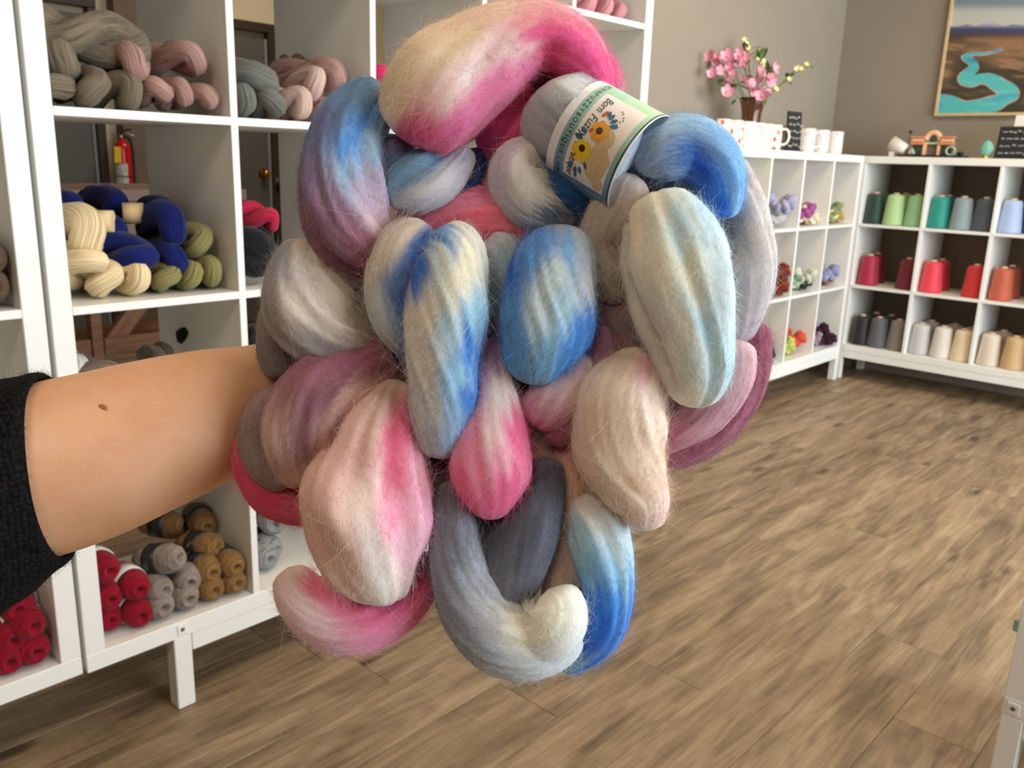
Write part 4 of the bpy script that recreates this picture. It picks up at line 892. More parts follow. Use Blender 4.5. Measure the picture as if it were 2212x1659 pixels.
def yball(px, py, Yf, mat, R, label, group, row=None, yaw=0.0, pitch=0.0, band=M_BLKBAND, unit_z=0.0):
    s = R/0.034
    rot = Euler((math.radians(pitch), 0, math.radians(yaw)), 'XYZ').to_matrix(); ax = rot @ Vector((0, 1, 0))
    c = Vector(fit_cell(px, py, Yf, R, -WB-0.0085 if onY(px, py, 0.0)[0] < -0.01 else 0.0))+ax*(0.062*s)
    if row is not None: c.z = max(c.z, shelf_z(row)+unit_z+R*1.02)
    e = empty('yarn_ball', c, (rot @ Matrix.Rotation(random.uniform(0, 6.28), 3, 'Y')).to_euler()); e.scale = (s, s, s)
    obj('winding', BM[NB[0] % 3], e, mat); NB[0] += 1
    b_ = obj('paper_band', BANDM, e, band); b_.rotation_euler = (math.pi/2, 0, 0)
    tag(e, label, 'yarn ball', group)
    return e
GR, GG, GB_ = 'red yarn balls in the bottom cube', 'grey mohair balls in the bottom cube', 'golden brown balls in the bottom cube'
for px, py, yf, yaw, pt, lb in ((246, 1352, 0.012, 4, 0, 'cherry red ball at the bottom left of the cube right of the post'), (310, 1338, 0.012, -2, 0, 'cherry red ball at the bottom touching the grey balls'), (243, 1298, 0.02, 0, 0, 'cherry red ball in the middle layer by the post'), (304, 1276, 0.02, 0, 0, 'cherry red ball in the middle layer touching the grey balls'), (240, 1235, 0.02, 6, 0, 'cherry red ball on top of the red stack')):
    yball(px, py, yf, Y_RED, 0.034, lb, GR, 0, yaw, pt, M_WHTBAND)
for px, py, yf, yaw, pt, lb in ((357, 1326, 0.012, 0, 0, 'grey mohair ball at the bottom beside the red balls'), (412, 1306, 0.012, 0, 0, 'grey mohair ball at the bottom beside the golden balls'), (360, 1276, 0.02, 14, -6, 'grey mohair ball in the middle layer on the left'), (414, 1262, 0.02, -6, 0, 'grey mohair ball in the middle layer on the right'), (390, 1205, 0.02, 22, -14, 'grey mohair ball tipped forward on top of the grey stack')):
    yball(px, py, yf, Y_GREYB, 0.034, lb, GG, 0, yaw, pt)
for px, py, yf, yaw, pt, lb in ((468, 1286, 0.012, 0, 0, 'golden brown ball at the bottom beside the grey balls'), (522, 1268, 0.012, 0, 0, 'golden brown ball at the bottom by the divider'), (462, 1240, 0.02, 0, 0, 'golden brown ball in the middle layer on the left'), (518, 1226, 0.02, 0, 0, 'golden brown ball in the middle layer by the divider'), (474, 1180, 0.06, 20, -10, 'golden brown ball on top with its black band showing'),
        (400, 1138, 0.20, 30, 0, 'golden brown ball at the back just under the forearm'), (448, 1140, 0.22, -10, 0, 'golden brown ball at the back beside the divider')):
    yball(px, py, yf, Y_GOLD, 0.033, lb, GB_, 0, yaw, pt)
for px, py, yf, yaw, lb in ((588, 1232, 0.06, 0, 'grey tweed ball at the bottom right of the divider'), (598, 1188, 0.08, 10, 'grey tweed ball in the middle right of the divider'), (596, 1136, 0.08, -20, 'grey tweed ball with a black band on top')):
    yball(px, py, yf, Y_TWEED, 0.036, lb, 'grey tweed balls', 0, yaw)
GA = 'balls in the shelf at the left edge'
for px, py, yf, yaw, lb in ((24, 1438, 0.012, 0, 'cherry red ball lowest at the left picture edge'), (92, 1408, 0.012, 4, 'cherry red ball at the bottom left of the post'), (30, 1388, 0.02, -6, 'cherry red ball in the middle at the left picture edge'), (92, 1350, 0.02, 8, 'cherry red ball in the middle left of the post'), (42, 1322, 0.03, -10, 'cherry red ball on top under the sleeve')):
    yball(px, py, yf, Y_RED, 0.036, lb, GA, 0, yaw, 0, M_WHTBAND)
yball(6, 620, 0.03, Y_BRN, 0.034, 'brown ball on the shelf at the left picture edge', GA, 2, 0); yball(4, 558, 0.04, Y_BRN, 0.034, 'brown ball stacked on another at the left picture edge', GA, None, 0)

# ---- hand dyed braids in the low shelf along the wall
def chain_mesh(seed, pts, r):
    """plump chain of overlapping strand turns along a path"""
    C, s = catmull(np.asarray(pts, float), 60); L = s[-1]; rs = np.random.default_rng(seed)
    step = r*0.95; k_ = max(3, int(L/step)); parts = []
    for i in range(k_):
        t = (i+0.5)/k_; j = min(58, int(t*59)); T = C[j+1]-C[j]; T /= np.linalg.norm(T)
        up = np.array([0, 0, 1.0]); sd = np.cross(T, up); sd /= np.linalg.norm(sd)+1e-9; up2 = np.cross(sd, T)
        sg = 1 if i % 2 else -1
        a = T*0.75+sd*0.65*sg; a /= np.linalg.norm(a); b_ = np.cross(up2, a); R = np.column_stack([a, b_, np.cross(a, b_)])
        parts.append(ellipsoid(C[j]+sd*r*0.36*sg+up2*rs.normal(0, 0.06)*r, (r*1.05, r*0.62, r*0.78), R, 14, 9))
    V, F_ = merge(parts)
    V = np.array(V); UV = np.column_stack([V[:, 0]*0.7+V[:, 2]*0.3, V[:, 1]+V[:, 2]*0.6])
    return mesh('roving_braid', V, F_, True, UV)
BR = [chain_mesh(1, [(-0.075, 0, 0.0), (-0.06, 0.03, 0.05), (0, 0.01, 0.08), (0.055, 0, 0.05), (0.065, 0.03, 0.0), (0.02, 0.05, 0.03), (-0.04, 0.06, 0.02)], 0.026),
      chain_mesh(2, [(-0.06, 0.02, 0), (-0.03, -0.02, 0.03), (0.02, 0.0, 0.03), (0.06, 0, -0.01), (0.05, 0.04, 0.02), (0.0, 0.05, 0.0), (-0.05, 0.06, 0.02)], 0.026),
      chain_mesh(3, [(-0.022, 0.004, -0.012), (0.0, 0.0, 0.02), (0.024, 0.006, -0.008), (0.0, 0.03, -0.02), (-0.02, 0.05, 0.012), (0.02, 0.07, 0.012), (0.0, 0.1, -0.005)], 0.021)]
GC = 'dyed braids in the low shelf'
def braid(px, py, mat, label, kind=1, s=1.0, Yf=None, rz=0, row=None):
    rad = (0.088, 0.082, 0.05)[kind]*s; ux = XC-1.469
    xf = onY(px, py, YC)[0]; i = max(0, min(3, int((xf-ux-OUT+TH/2)/PITCHC))); x0 = ux+OUT+i*PITCHC; x1 = x0+CELL
    y_ = 0.22 if kind < 2 else (0.10 if Yf is None else Yf)+0.03
    while onY(px, py, YC+y_)[0] > x1-rad-0.006 and y_ > (0.10 if kind < 2 else 0.02): y_ -= 0.005
    c = Vector(onY(px, py, YC+y_)); c.x = min(max(c.x, x0+rad+0.006), x1-rad-0.006)
    o = obj('roving_braid', BR[kind], None, mat); o.location = c; o.scale = (s, s, s); o.rotation_euler = (0, 0, math.radians(rz))
    if row is not None:
        lo = min(v.co.z for v in BR[kind].vertices)*s; c.z = max(c.z, shelf_z(row)-lo+0.001); o.location = c
    tag(o, label, 'wool braid', GC)
    return o
ym = lambda n, a, b_=None: yarn_mat(n, a, b_)
Y_LAV, Y_PGREEN, Y_PURP, Y_MOSS, Y_MUST = ym('lavender_white_roving', (186, 184, 214), (110, 112, 160)), ym('pale_sage_roving', (206, 206, 196), (170, 174, 168)), ym('orchid_roving', (176, 92, 158), (140, 60, 130)), ym('moss_green_roving', (150, 164, 112), (112, 132, 84)), ym('mustard_roving', (206, 160, 70), (230, 206, 150))
Y_RUST, Y_MAUVE, Y_SEA, Y_INK, Y_MINT = ym('rust_roving', (128, 48, 30), (92, 26, 18)), ym('mauve_roving', (186, 120, 126), (160, 92, 100)), ym('seafoam_roving', (142, 182, 160), (100, 146, 128)), ym('ink_roving', (36, 42, 56), (22, 26, 36)), ym('pale_mint_roving', (214, 220, 196), (236, 230, 204))
Y_PERI, Y_COP, Y_PEACH, Y_LIME, Y_CORAL, Y_PLUM = ym('periwinkle_roving', (160, 164, 204), (112, 116, 150)), ym('copper_roving', (170, 112, 84), (140, 88, 66)), ym('peach_roving', (232, 164, 136), (238, 192, 170)), ym('lime_roving', (200, 214, 104), (222, 232, 160)), ym('coral_roving', (232, 92, 66), (206, 66, 46)), ym('plum_roving', (66, 24, 48), (44, 14, 34))
Y_MG, Y_CR2 = ym('mauve_grey_roving', (170, 150, 158), (140, 122, 132)), ym('cream_roving', (244, 232, 204), (236, 216, 176))
for a in ((1706, 440, Y_LAV, 'lavender and white braid on top in the first visible cube', 2, 1.2, 0.09, 20, 2), (1712, 478, Y_LAV, 'lavender and white braid low in the first visible cube', 1, 1.0, 0.06, 70, 2), (1684, 478, Y_PGREEN, 'pale sage braid beside the fuzzy grey loop', 1, 1.0, 0.10, 60, 2), (1690, 442, Y_PGREEN, 'pale sage braid under the lavender one', 1, 0.8, 0.14, 20, None),
          (1746, 458, Y_PURP, 'orchid purple braid in the middle upper cube', 2, 1.25, 0.06, 40, 2), (1745, 485, Y_PURP, 'orchid purple braid end on the shelf board', 2, 0.8, 0.05, 0, 2), (1768, 455, Y_CR2, 'cream braid on top beside the orchid one', 1, 0.8, 0.16, 0, None), (1772, 484, Y_CR2, 'cream braid low beside the orchid one', 1, 0.95, 0.10, 30, 2), (1756, 488, Y_CR2, 'cream braid end in front of the orchid braid', 2, 0.8, 0.02, 0, 2),
          (1808, 452, Y_MOSS, 'moss green braid on top by the corner post', 2, 1.0, 0.08, 20, None), (1800, 478, Y_MOSS, 'moss green braid end low by the divider', 2, 0.9, 0.04, 0, 2), (1812, 478, Y_MUST, 'mustard braid under the moss green one', 2, 0.75, 0.04, 0, 2), (1832, 462, Y_CR2, 'cream braid on top by the corner post', 1, 0.85, 0.16, 10, None), (1830, 478, Y_CR2, 'cream braid low by the corner post', 1, 0.85, 0.08, 30, 2),
          (1702, 585, Y_RUST, 'rust brown braid on top in the left middle cube', 2, 1.1, 0.06, 0, None), (1698, 610, Y_RUST, 'rust brown braid in the middle of its stack', 2, 1.0, 0.06, 0, None), (1695, 636, Y_RUST, 'rust brown braid at the bottom of its stack', 2, 1.0, 0.06, 0, 1), (1655, 620, Y_MAUVE, 'mauve braid beside the grey loop', 0, 1.0, 0.08, 60, None), (1652, 645, Y_MAUVE, 'mauve braid low beside the grey loop', 1, 1.0, 0.08, 60, 1), (1672, 638, Y_CR2, 'cream braid end low beside the rust stack', 2, 1.05, 0.02, 0, 1), (1672, 608, Y_CR2, 'cream braid end above another beside the rust stack', 2, 0.8, 0.04, 0, None),
          (1722, 604, Y_SEA, 'seafoam braid on top beside the ink blue one', 2, 0.9, 0.05, 0, None), (1722, 628, Y_SEA, 'seafoam braid low beside the ink blue one', 2, 0.9, 0.05, 0, 1), (1738, 620, Y_INK, 'ink blue braid end in the middle cube', 2, 1.0, 0.03, 0, 1), (1752, 597, Y_MINT, 'pale mint braid resting over the ink blue end', 2, 1.0, 0.10, 20, None), (1757, 622, Y_MINT, 'pale mint braid low by the divider', 1, 0.85, 0.12, 30, 1),
          (1800, 588, Y_PERI, 'periwinkle braid on top by the corner post', 2, 1.1, 0.07, 10, None), (1798, 608, Y_PERI, 'periwinkle braid low by the corner post', 1, 1.1, 0.06, 20, 1), (1788, 602, Y_COP, 'copper braid left of the periwinkle one', 2, 0.9, 0.10, 0, None), (1784, 616, Y_COP, 'copper braid end on the shelf board', 2, 0.7, 0.06, 0, 1),
          (1656, 738, Y_PEACH, 'peach braid on top in the lower left cube', 2, 0.95, 0.10, 10, None), (1678, 756, Y_PEACH, 'peach braid in the middle of the lower left cube', 1, 0.9, 0.10, 20, None), (1676, 778, Y_PEACH, 'peach braid low by the divider', 1, 1.0, 0.06, 30, 0), (1658, 778, Y_INK, 'ink blue braid end in the lower left cube', 2, 1.0, 0.02, 0, 0), (1643, 786, Y_PEACH, 'peach braid end beside the plum loop', 2, 0.9, 0.03, 0, 0),
          (1704, 742, Y_LIME, 'lime green braid on top by the divider', 2, 0.95, 0.03, 0, None), (1702, 764, Y_LIME, 'lime green braid low by the divider', 2, 0.95, 0.03, 0, 0), (1726, 732, Y_CORAL, 'coral braid on top of the coral pile', 2, 1.1, 0.10, 0, None), (1738, 754, Y_CORAL, 'coral braid low on the shelf floor', 1, 1.05, 0.06, 20, 0),
          (1778, 712, Y_PLUM, 'plum braid on top in the corner cube', 2, 1.0, 0.08, 0, None), (1783, 736, Y_PLUM, 'plum braid low in the corner cube', 2, 1.0, 0.05, 0, 0), (1797, 733, Y_PLUM, 'plum braid end by the corner post', 2, 0.85, 0.04, 0, 0), (1767, 728, Y_MG, 'mauve grey braid end beside the plum ones', 2, 0.8, 0.04, 0, None), (1764, 746, Y_MG, 'mauve grey braid low by the divider', 2, 0.7, 0.04, 0, 0)):
    px, py, m, lb, kd, s, yf, rz, rw = a
    braid(px, py, m, lb, kd, s*(1.05 if kd < 2 else 1.3), yf, rz, rw)

# ---- cones of yarn in the shelf under the painting
def cone_meshes():
    prof = [(0.047, 0.0), (0.0555, 0.001), (0.058, 0.006), (0.057, 0.02)]
    for i in range(1, 9): prof.append((0.057-0.0125*i/8, 0.02+0.132*i/8))
    prof += [(0.0425, 0.160), (0.037, 0.166), (0.026, 0.169), (0.022, 0.169)]
    V, F_, UV = lathe(prof, 40); UV = np.array(UV); UV = np.column_stack([UV[:, 1]*0.9, np.abs(UV[:, 0]-0.5)*0.7])
    # criss-cross winding: shallow relief
    V = np.array(V); a = np.arctan2(V[:, 1], V[:, 0]); k_ = 1+0.006*np.sin(3*a+V[:, 2]*260)+0.006*np.sin(3*a-V[:, 2]*260)
    V[:, 0] *= k_; V[:, 1] *= k_
    body_ = mesh('cone_yarn', V, F_, True, UV)
    V, F_, UV = lathe([(0.050, 0.0), (0.050, 0.0015), (0.012, 0.002), (0.014, 0.168), (0.0165, 0.178), (0.0135, 0.178), (0.012, 0.170)], 28)
    return body_, mesh('cone_core', V, F_)
CYM, CCM = cone_meshes()
def cone_mat(rgb):
    key = ('cone', rgb)
    if key in _mats: return _mats[key]
    k = NT('cone_yarn'); uv = k.n('ShaderNodeUVMap', uv_map='UVMap'); c = np.array(lin(*rgb)[:3])
    mp = k.n('ShaderNodeMapping'); mp.inputs['Scale'].default_value = (300, 60, 1); mp.inputs['Rotation'].default_value = (0, 0, 0.4); k.l(uv, 'UV', mp, 'Vector')
    n1 = k.n('ShaderNodeTexNoise', i_Scale=1.0, i_Detail=2.0); k.l(mp, 'Vector', n1, 'Vector')
    rp = k.ramp([(0.3, tuple(c*0.82)+(1,)), (0.7, tuple(np.clip(c*1.12+0.004, 0, 1))+(1,))]); k.l(n1, 'Fac', rp, 'Fac'); k.l(rp, 'Color', k.b, 'Base Color')
    bp = k.n('ShaderNodeBump', i_Strength=0.4, i_Distance=0.001); k.l(n1, 'Fac', bp, 'Height'); k.l(bp, 'Normal', k.b, 'Normal')
    k.b.inputs['Roughness'].default_value = 0.55; k.b.inputs['Sheen Weight'].default_value = 0.15
    _mats[key] = k.m
    return k.m
M_CARD = paint('cardboard_cone', (214, 180, 146), 0.7, 0.06, 30)
GD = 'yarn cones under the painting'
def cone(px, bx, rgb, label, row, s=1.0):
    """px: picture x of the axis; bx: distance of the axis behind the shelf front"""
    z = shelf_z(row)
    d = ray(px, 500.0)
    # find the point on x = XD+bx, z: iterate the picture row
    py = 500.0
    for _ in range(12):
        p = onX(px, py, XD+bx); py += (pix((p[0], p[1], z))[1]-py)
        p = onX(px, py, XD+bx)
    e = empty('yarn_cone', (p[0], p[1], z+0.0005), (0, 0, random.uniform(0, 6.28))); e.scale = (s, s, s)
    obj('cone_yarn', CYM, e, cone_mat(rgb)); obj('cone_core', CCM, e, M_CARD)
    tag(e, label, 'yarn cone', GD)
for a in ((1886, 0.09, (20, 58, 46), 'dark green cone beside the corner post', 2), (1928, 0.08, (178, 212, 150), 'pale green cone in the top row', 2), (1949, 0.215, (150, 178, 100), 'olive green cone behind the pale green one', 2), (1974, 0.09, (148, 196, 148), 'mint green cone by the first divider', 2),
          (2024, 0.09, (14, 142, 128), 'bright teal cone in the top row', 2), (2040, 0.22, (10, 104, 94), 'teal cone behind the bright teal one', 2), (2073, 0.09, (140, 158, 164), 'blue grey cone in the top row', 2), (2121, 0.10, (74, 82, 96), 'dark slate cone by the second divider', 2), (2178, 0.09, (166, 188, 226), 'light blue cone in the top row', 2), (2214, 0.20, (30, 50, 104), 'navy cone at the right picture edge', 2),
          (1873, 0.09, (168, 20, 56), 'crimson cone beside the corner post', 1), (1888, 0.24, (120, 12, 40), 'dark crimson cone behind the crimson one', 1), (1956, 0.10, (112, 14, 32), 'maroon cone by the first divider', 1), (2008, 0.09, (230, 60, 78), 'coral red cone in the middle row', 1), (2026, 0.23, (190, 30, 48), 'red cone behind the coral one', 1), (2100, 0.09, (210, 46, 50), 'bright red cone by the second divider', 1), (2158, 0.09, (186, 86, 58), 'rust cone at the right of the middle row', 1), (2176, 0.23, (156, 62, 40), 'dark rust cone behind the rust one', 1),
          (1857, 0.08, (24, 24, 26), 'black cone beside the corner post', 0), (1886, 0.23, (18, 18, 20), 'black cone at the back of the bottom row', 0), (1893, 0.08, (92, 92, 98), 'charcoal cone in the bottom row', 0), (1918, 0.22, (70, 68, 64), 'dark olive grey cone at the back of the bottom row', 0), (1935, 0.09, (136, 128, 122), 'warm grey cone by the first divider in the bottom row', 0),
          (1983, 0.08, (196, 196, 196), 'silver grey cone in the bottom row', 0), (2004, 0.22, (170, 166, 160), 'grey cone behind the silver one', 0), (2030, 0.08, (228, 220, 210), 'off white cone in the bottom row', 0), (2054, 0.22, (196, 186, 168), 'beige cone behind the off white one', 0), (2074, 0.08, (240, 222, 190), 'cream cone by the second divider', 0), (2096, 0.22, (206, 190, 164), 'sand cone behind the cream one', 0), (2132, 0.08, (216, 200, 184), 'light taupe cone in the last cube of the bottom row', 0), (2158, 0.22, (188, 166, 136), 'tan cone behind the light taupe one', 0), (2184, 0.08, (206, 172, 126), 'camel cone at the right of the bottom row', 0), (2212, 0.20, (190, 140, 70), 'ochre cone at the right picture edge', 0)):
    cone(*a)
# ================================================================== THINGS ON THE SHELF TOPS, PAINTING, BACK ROOM
ZT = H0+1.117
def on_top_C(px, dy):
    """point on top of the low wall shelf, dy behind its front"""
    py = 330.0
    for _ in range(10): p = onY(px, py, YC+dy); py = pix((p[0], p[1], ZT))[1]
    return np.array([p[0], YC+dy, ZT])
def on_top_D(px, dx):
    py = 340.0
    for _ in range(10): p = onX(px, py, XD+dx); py = pix((p[0], p[1], ZT))[1]
    return np.array([XD+dx, p[1], ZT])
# ---- mugs
def mug_mat(name, a, b_, thr):
    k = NT(name); tc = k.n('ShaderNodeTexCoord'); oi = k.n('ShaderNodeObjectInfo')
    ad = k.n('ShaderNodeVectorMath', operation='ADD'); k.l(tc, 'Object', ad, 0); k.l(oi, 'Random', ad, 1)
    v = k.n('ShaderNodeTexVoronoi', i_Scale=34.0); k.l(ad, 0, v, 'Vector')
    r = k.ramp([(thr, (1, 1, 1, 1)), (thr+0.05, (0, 0, 0, 1))]); k.l(v, 'Distance', r, 'Fac')
    n2 = k.n('ShaderNodeTexNoise', i_Scale=60.0); k.l(ad, 0, n2, 'Vector'); r2 = k.ramp([(0.4, lin(*a)), (0.6, lin(*b_))]); k.l(n2, 'Fac', r2, 'Fac')
    mx = k.n('ShaderNodeMix', data_type='RGBA'); k.t.links.new(r.outputs['Color'], mx.inputs[0]); mx.inputs[6].default_value = lin(226, 222, 216); k.t.links.new(r2.outputs['Color'], mx.inputs[7])
    k.t.links.new(mx.outputs[2], k.b.inputs['Base Color']); k.b.inputs['Roughness'].default_value = 0.15
    return k.m
M_MUGO, M_MUGP = mug_mat('orange_flower_china', (206, 110, 60), (180, 96, 80), 0.30), mug_mat('pink_flower_china', (222, 150, 160), (170, 150, 170), 0.16)
Vm, Fm, _ = lathe([(0.030, 0.0), (0.036, 0.0), (0.0405, 0.004), (0.042, 0.02), (0.042, 0.098), (0.0413, 0.1), (0.0395, 0.098), (0.039, 0.012), (0.034, 0.007), (0.0, 0.006)], 36)
MUGB = mesh('mug_body', Vm, Fm)
hp = [(0.040+0.0, 0, 0.082), (0.058, 0, 0.084), (0.070, 0, 0.068), (0.070, 0, 0.042), (0.058, 0, 0.026), (0.040, 0, 0.024)]
C_, _ = catmull(np.array(hp), 28); Vh, Fh, _, _ = sweep(C_, np.full(28, 0.0052), 12, up=np.array([0, 1, 0]))
MUGH = mesh('mug_handle', Vh, Fh)
for px, dy, rz, m, lb in ((1552, 0.10, 200, M_MUGO, 'mug with orange flowers furthest left, half behind the blue loop'), (1580, 0.09, 170, M_MUGO, 'mug with orange flowers beside the furthest left one'), (1606, 0.09, -70, M_MUGP, 'white mug in front of the vase'), (1627, 0.10, -62, M_MUGP, 'white mug with handle right of the vase, first of the handle row'), (1646, 0.10, -62, M_MUGP, 'white flowered mug in the middle of the handle row'), (1664, 0.10, -62, M_MUGO, 'orange flowered mug last of the handle row'), (1686, 0.10, 120, M_MUGP, 'white mug left of the little blackboard'), (1738, 0.09, -50, M_MUGP, 'white mug right behind the little blackboard'), (1768, 0.09, 140, M_MUGP, 'white mug with pale pink print, second from the right'), (1798, 0.09, 150, M_MUGP, 'white mug with pale pink print furthest right')):
    p = on_top_C(px, dy); e = empty('mug', p, (0, 0, math.radians(rz))); e.scale = (1.12, 1.12, 1.2)
    obj('mug_body', MUGB, e, m); obj('mug_handle', MUGH, e, paint('white_china', (226, 222, 216), 0.15))
    tag(e, lb, 'mug', 'mugs on the low shelf')
# ---- blackboards
M_SLATE = paint('blackboard', (26, 26, 26), 0.75, 0.15, 40); M_CHALK = paint('white_chalk', (206, 206, 200), 0.9, 0.1, 200)
def blackboard(name, p, wdt, hgt, rz, tilt, rows, label):
    e = empty(name, p, (0, 0, rz)); tag(e, label, 'sign')
    th = 0.008
    b_ = box('board', -wdt/2, wdt/2, -th/2, th/2, 0, hgt, M_SLATE, e, b=0.001); b_.rotation_euler = (-tilt, 0, 0); b_.location = (0, math.sin(tilt)*hgt/2, math.cos(tilt)*hgt/2+0.002)
    box('foot', -wdt/2-0.004, wdt/2+0.004, -0.02, 0.018+math.sin(tilt)*hgt*0.5, 0.0, 0.005, M_SLATE, e, b=0.001)
    rs = np.random.default_rng(int(wdt*1e4))
    for i in range(rows):
        zz = hgt*(0.5-(i+0.8)/(rows+0.6)); x0 = -wdt*0.42; parts = []
        x = x0
        while x < wdt*0.40:
            ln = rs.uniform(0.012, 0.03); n = 14; tt = np.linspace(0, 1, n)
            xs = x+tt*ln; zs = zz+0.0042*np.sin(tt*rs.uniform(9, 16)+rs.uniform(0, 6))+0.003*rs.normal()
            C3 = np.column_stack([xs, np.full(n, -th/2-0.0006), zs]); V, F_, _, _ = sweep(C3, np.full(n, 0.0011), 5)
            parts.append((V, F_)); x += ln+rs.uniform(0.004, 0.01)
        V, F_ = merge(parts); obj('chalk_writing', mesh('chalk_writing', V, F_), b_, M_CHALK)
    return e
blackboard('blackboard_sign', on_top_C(1712, 0.03), 0.115, 0.185, math.radians(-8), 0.06, 5, 'little upright blackboard sign between the mugs')
pb = on_top_D(2192, 0.07)
blackboard('blackboard_sign', pb, 0.20, 0.165, -math.pi/2, 0.25, 4, 'blackboard sign with chalk lines at the right end of the shelf top')
pc = on_top_D(2205, 0.20); o = box('paper_card', -0.002, 0.002, -0.09, 0.09, 0, 0.225, paint('white_card', (236, 230, 218), 0.7)); o.location = (pc[0], pc[1]-0.03, ZT+0.1125); o.rotation_euler = (0, 0.12, 0); tag(o, 'plain white card leaning behind the blackboard under the painting', 'card')
# ---- vase and flower stems
k = NT('amber_glass'); k.b.inputs['Base Color'].default_value = lin(150, 104, 70); k.b.inputs['Roughness'].default_value = 0.06; k.b.inputs['Transmission Weight'].default_value = 0.92; k.b.inputs['IOR'].default_value = 1.45
nz = k.n('ShaderNodeTexNoise', i_Scale=20.0); r = k.ramp([(0.3, lin(176, 128, 92)), (0.7, lin(206, 160, 124))]); k.l(nz, 'Fac', r, 'Fac'); k.l(r, 'Color', k.b, 'Base Color')
M_AMBER = k.m
vp = on_top_C(1616, 0.20)
V, F_, _ = lathe([(0.0, 0.0), (0.062, 0.0), (0.068, 0.008), (0.064, 0.04), (0.052, 0.09), (0.046, 0.13), (0.047, 0.17), (0.056, 0.215), (0.066, 0.245), (0.0625, 0.245), (0.052, 0.212), (0.043, 0.17), (0.042, 0.13), (0.048, 0.09), (0.058, 0.04), (0.056, 0.014), (0.0, 0.012)], 40)
vz = obj('flower_vase', mesh('flower_vase', V, F_), None, M_AMBER); vz.location = vp; tag(vz, 'amber brown glass vase behind the mugs', 'vase')
M_STEM, M_LEAFG = paint('green_stem', (96, 112, 66), 0.6, 0.15, 40), paint('green_leaf', (78, 104, 46), 0.55, 0.2, 30)
M_PETAL, M_CRM, M_YEL = paint('pink_petal', (238, 172, 192), 0.7, 0.10, 60), paint('cream_petal', (240, 234, 176), 0.7, 0.08, 60), paint('yellow_stamen', (226, 206, 96), 0.7)
def blossom_mesh(R):
    parts = []
    for i in range(5):
        a = i*2*math.pi/5; ca, sa = math.cos(a), math.sin(a)
        V, F_ = [], []
        for u in range(5):
            t = u/4; wd = R*0.55*math.sin(math.pi*min(0.95, 0.18+0.72*t)); rr = R*t; zz = R*0.75*t*t
            for v in (-1, -0.4, 0.4, 1):
                x, y_, z_ = rr, v*wd, zz+R*0.12*v*v; V.append((x*ca-y_*sa, x*sa+y_*ca, z_))
        F_ = [(u*4+v, u*4+v+1, (u+1)*4+v+1, (u+1)*4+v) for u in range(4) for v in range(3)]
        parts.append((V, F_))
    parts.append(ellipsoid((0, 0, R*0.2), (R*0.2, R*0.2, R*0.25), None, 8, 5))
    return mesh('blossom', *merge(parts))
BLP, BLC = blossom_mesh(0.029), blossom_mesh(0.014)
def leaf_mesh(L):
    V, F_ = [], []
    for u in range(7):
        t = u/6; wd = L*0.26*math.sin(math.pi*min(0.97, 0.05+0.92*t))
        for v in (-1, 0, 1): V.append((L*t, v*wd, L*0.18*math.sin(2.2*t)+0.12*abs(v)*wd))
    F_ = [(u*3+v, u*3+v+1, (u+1)*3+v+1, (u+1)*3+v) for u in range(6) for v in range(2)]
    return mesh('leaf', V, F_)
LFM = leaf_mesh(0.05)
vd = depth_of(vp+np.array([0, 0, 0.25]))
rsf = np.random.default_rng(11)
def fstem(label, tips, leaves=(), cream=False, dd=0.0):
    e = empty('cut_flower', vp+np.array([0, 0, 0.012])); tag(e, label, 'flower', 'flower stems in the amber vase')
    base = np.array([rsf.uniform(-0.025, 0.025), rsf.uniform(-0.025, 0.025), 0.006])
    neck = np.array([rsf.uniform(-0.02, 0.02), rsf.uniform(-0.02, 0.02), 0.16])
    org = vp+np.array([0, 0, 0.012])
    T_ = [at(px, py, vd+dd+rsf.uniform(-0.05, 0.05))-org for px, py in tips]
    end = T_[0]; mid = neck*0.45+end*0.55+np.array([0, 0, 0.02])
    main, _ = catmull(np.array([base, neck, mid, end]), 30)
    tube('stem', [base, neck, mid, end], [0.0026, 0.0022, 0.0018, 0.001], M_STEM, e, 6, 18)
    for i, t_ in enumerate(T_):
        if i: 
            q = main[int(rsf.integers(14, 24))]; tube('twig', [q, (q+t_)/2+np.array([0, 0, 0.008]), t_], 0.0011, M_STEM, e, 5, 6)
        b_ = obj('blossom', BLC if cream else BLP, e, M_CRM if cream else M_PETAL); b_.location = t_
        dr = Vector((-0.5+rsf.normal()*0.5, -0.6+rsf.normal()*0.5, 0.5+rsf.normal()*0.4)); b_.rotation_euler = dr.to_track_quat('Z', 'X').to_euler(); s = rsf.uniform(0.8, 1.15); b_.scale = (s, s, s)
    for px, py in leaves:
        t_ = at(px, py, vd+dd+rsf.uniform(-0.04, 0.04))-org
        l_ = obj('leaf', LFM, e, M_LEAFG); d = np.argmin(np.linalg.norm(main-t_, axis=1)); q = main[d]
        v_ = Vector(t_-q); l_.location = q+np.array(v_)*0.35; l_.rotation_euler = (v_.normalized() if v_.length > 0.01 else Vector((1, 0, 0))).to_track_quat('X', 'Z').to_euler(); s = rsf.uniform(0.8, 1.4); l_.scale = (s, s, s)
        if v_.length > 0.03: tube('twig', [q, np.array(l_.location)], 0.001, M_STEM, e, 5)
fstem('pink flower stem reaching furthest left', [(1537, 124), (1549, 128), (1538, 160), (1552, 153), (1545, 138)], [(1545, 190), (1560, 180)], dd=-0.05)
fstem('pink flower stem with the densest blossoms', [(1572, 124), (1561, 139), (1576, 150), (1584, 164), (1568, 174), (1566, 128), (1587, 148)], [(1580, 190), (1590, 188)])
fstem('pink flower stem just left of the centre', [(1601, 116), (1596, 125), (1608, 130), (1605, 144), (1590, 133), (1605, 177)], [(1616, 138), (1600, 190), (1608, 182)], dd=0.04)
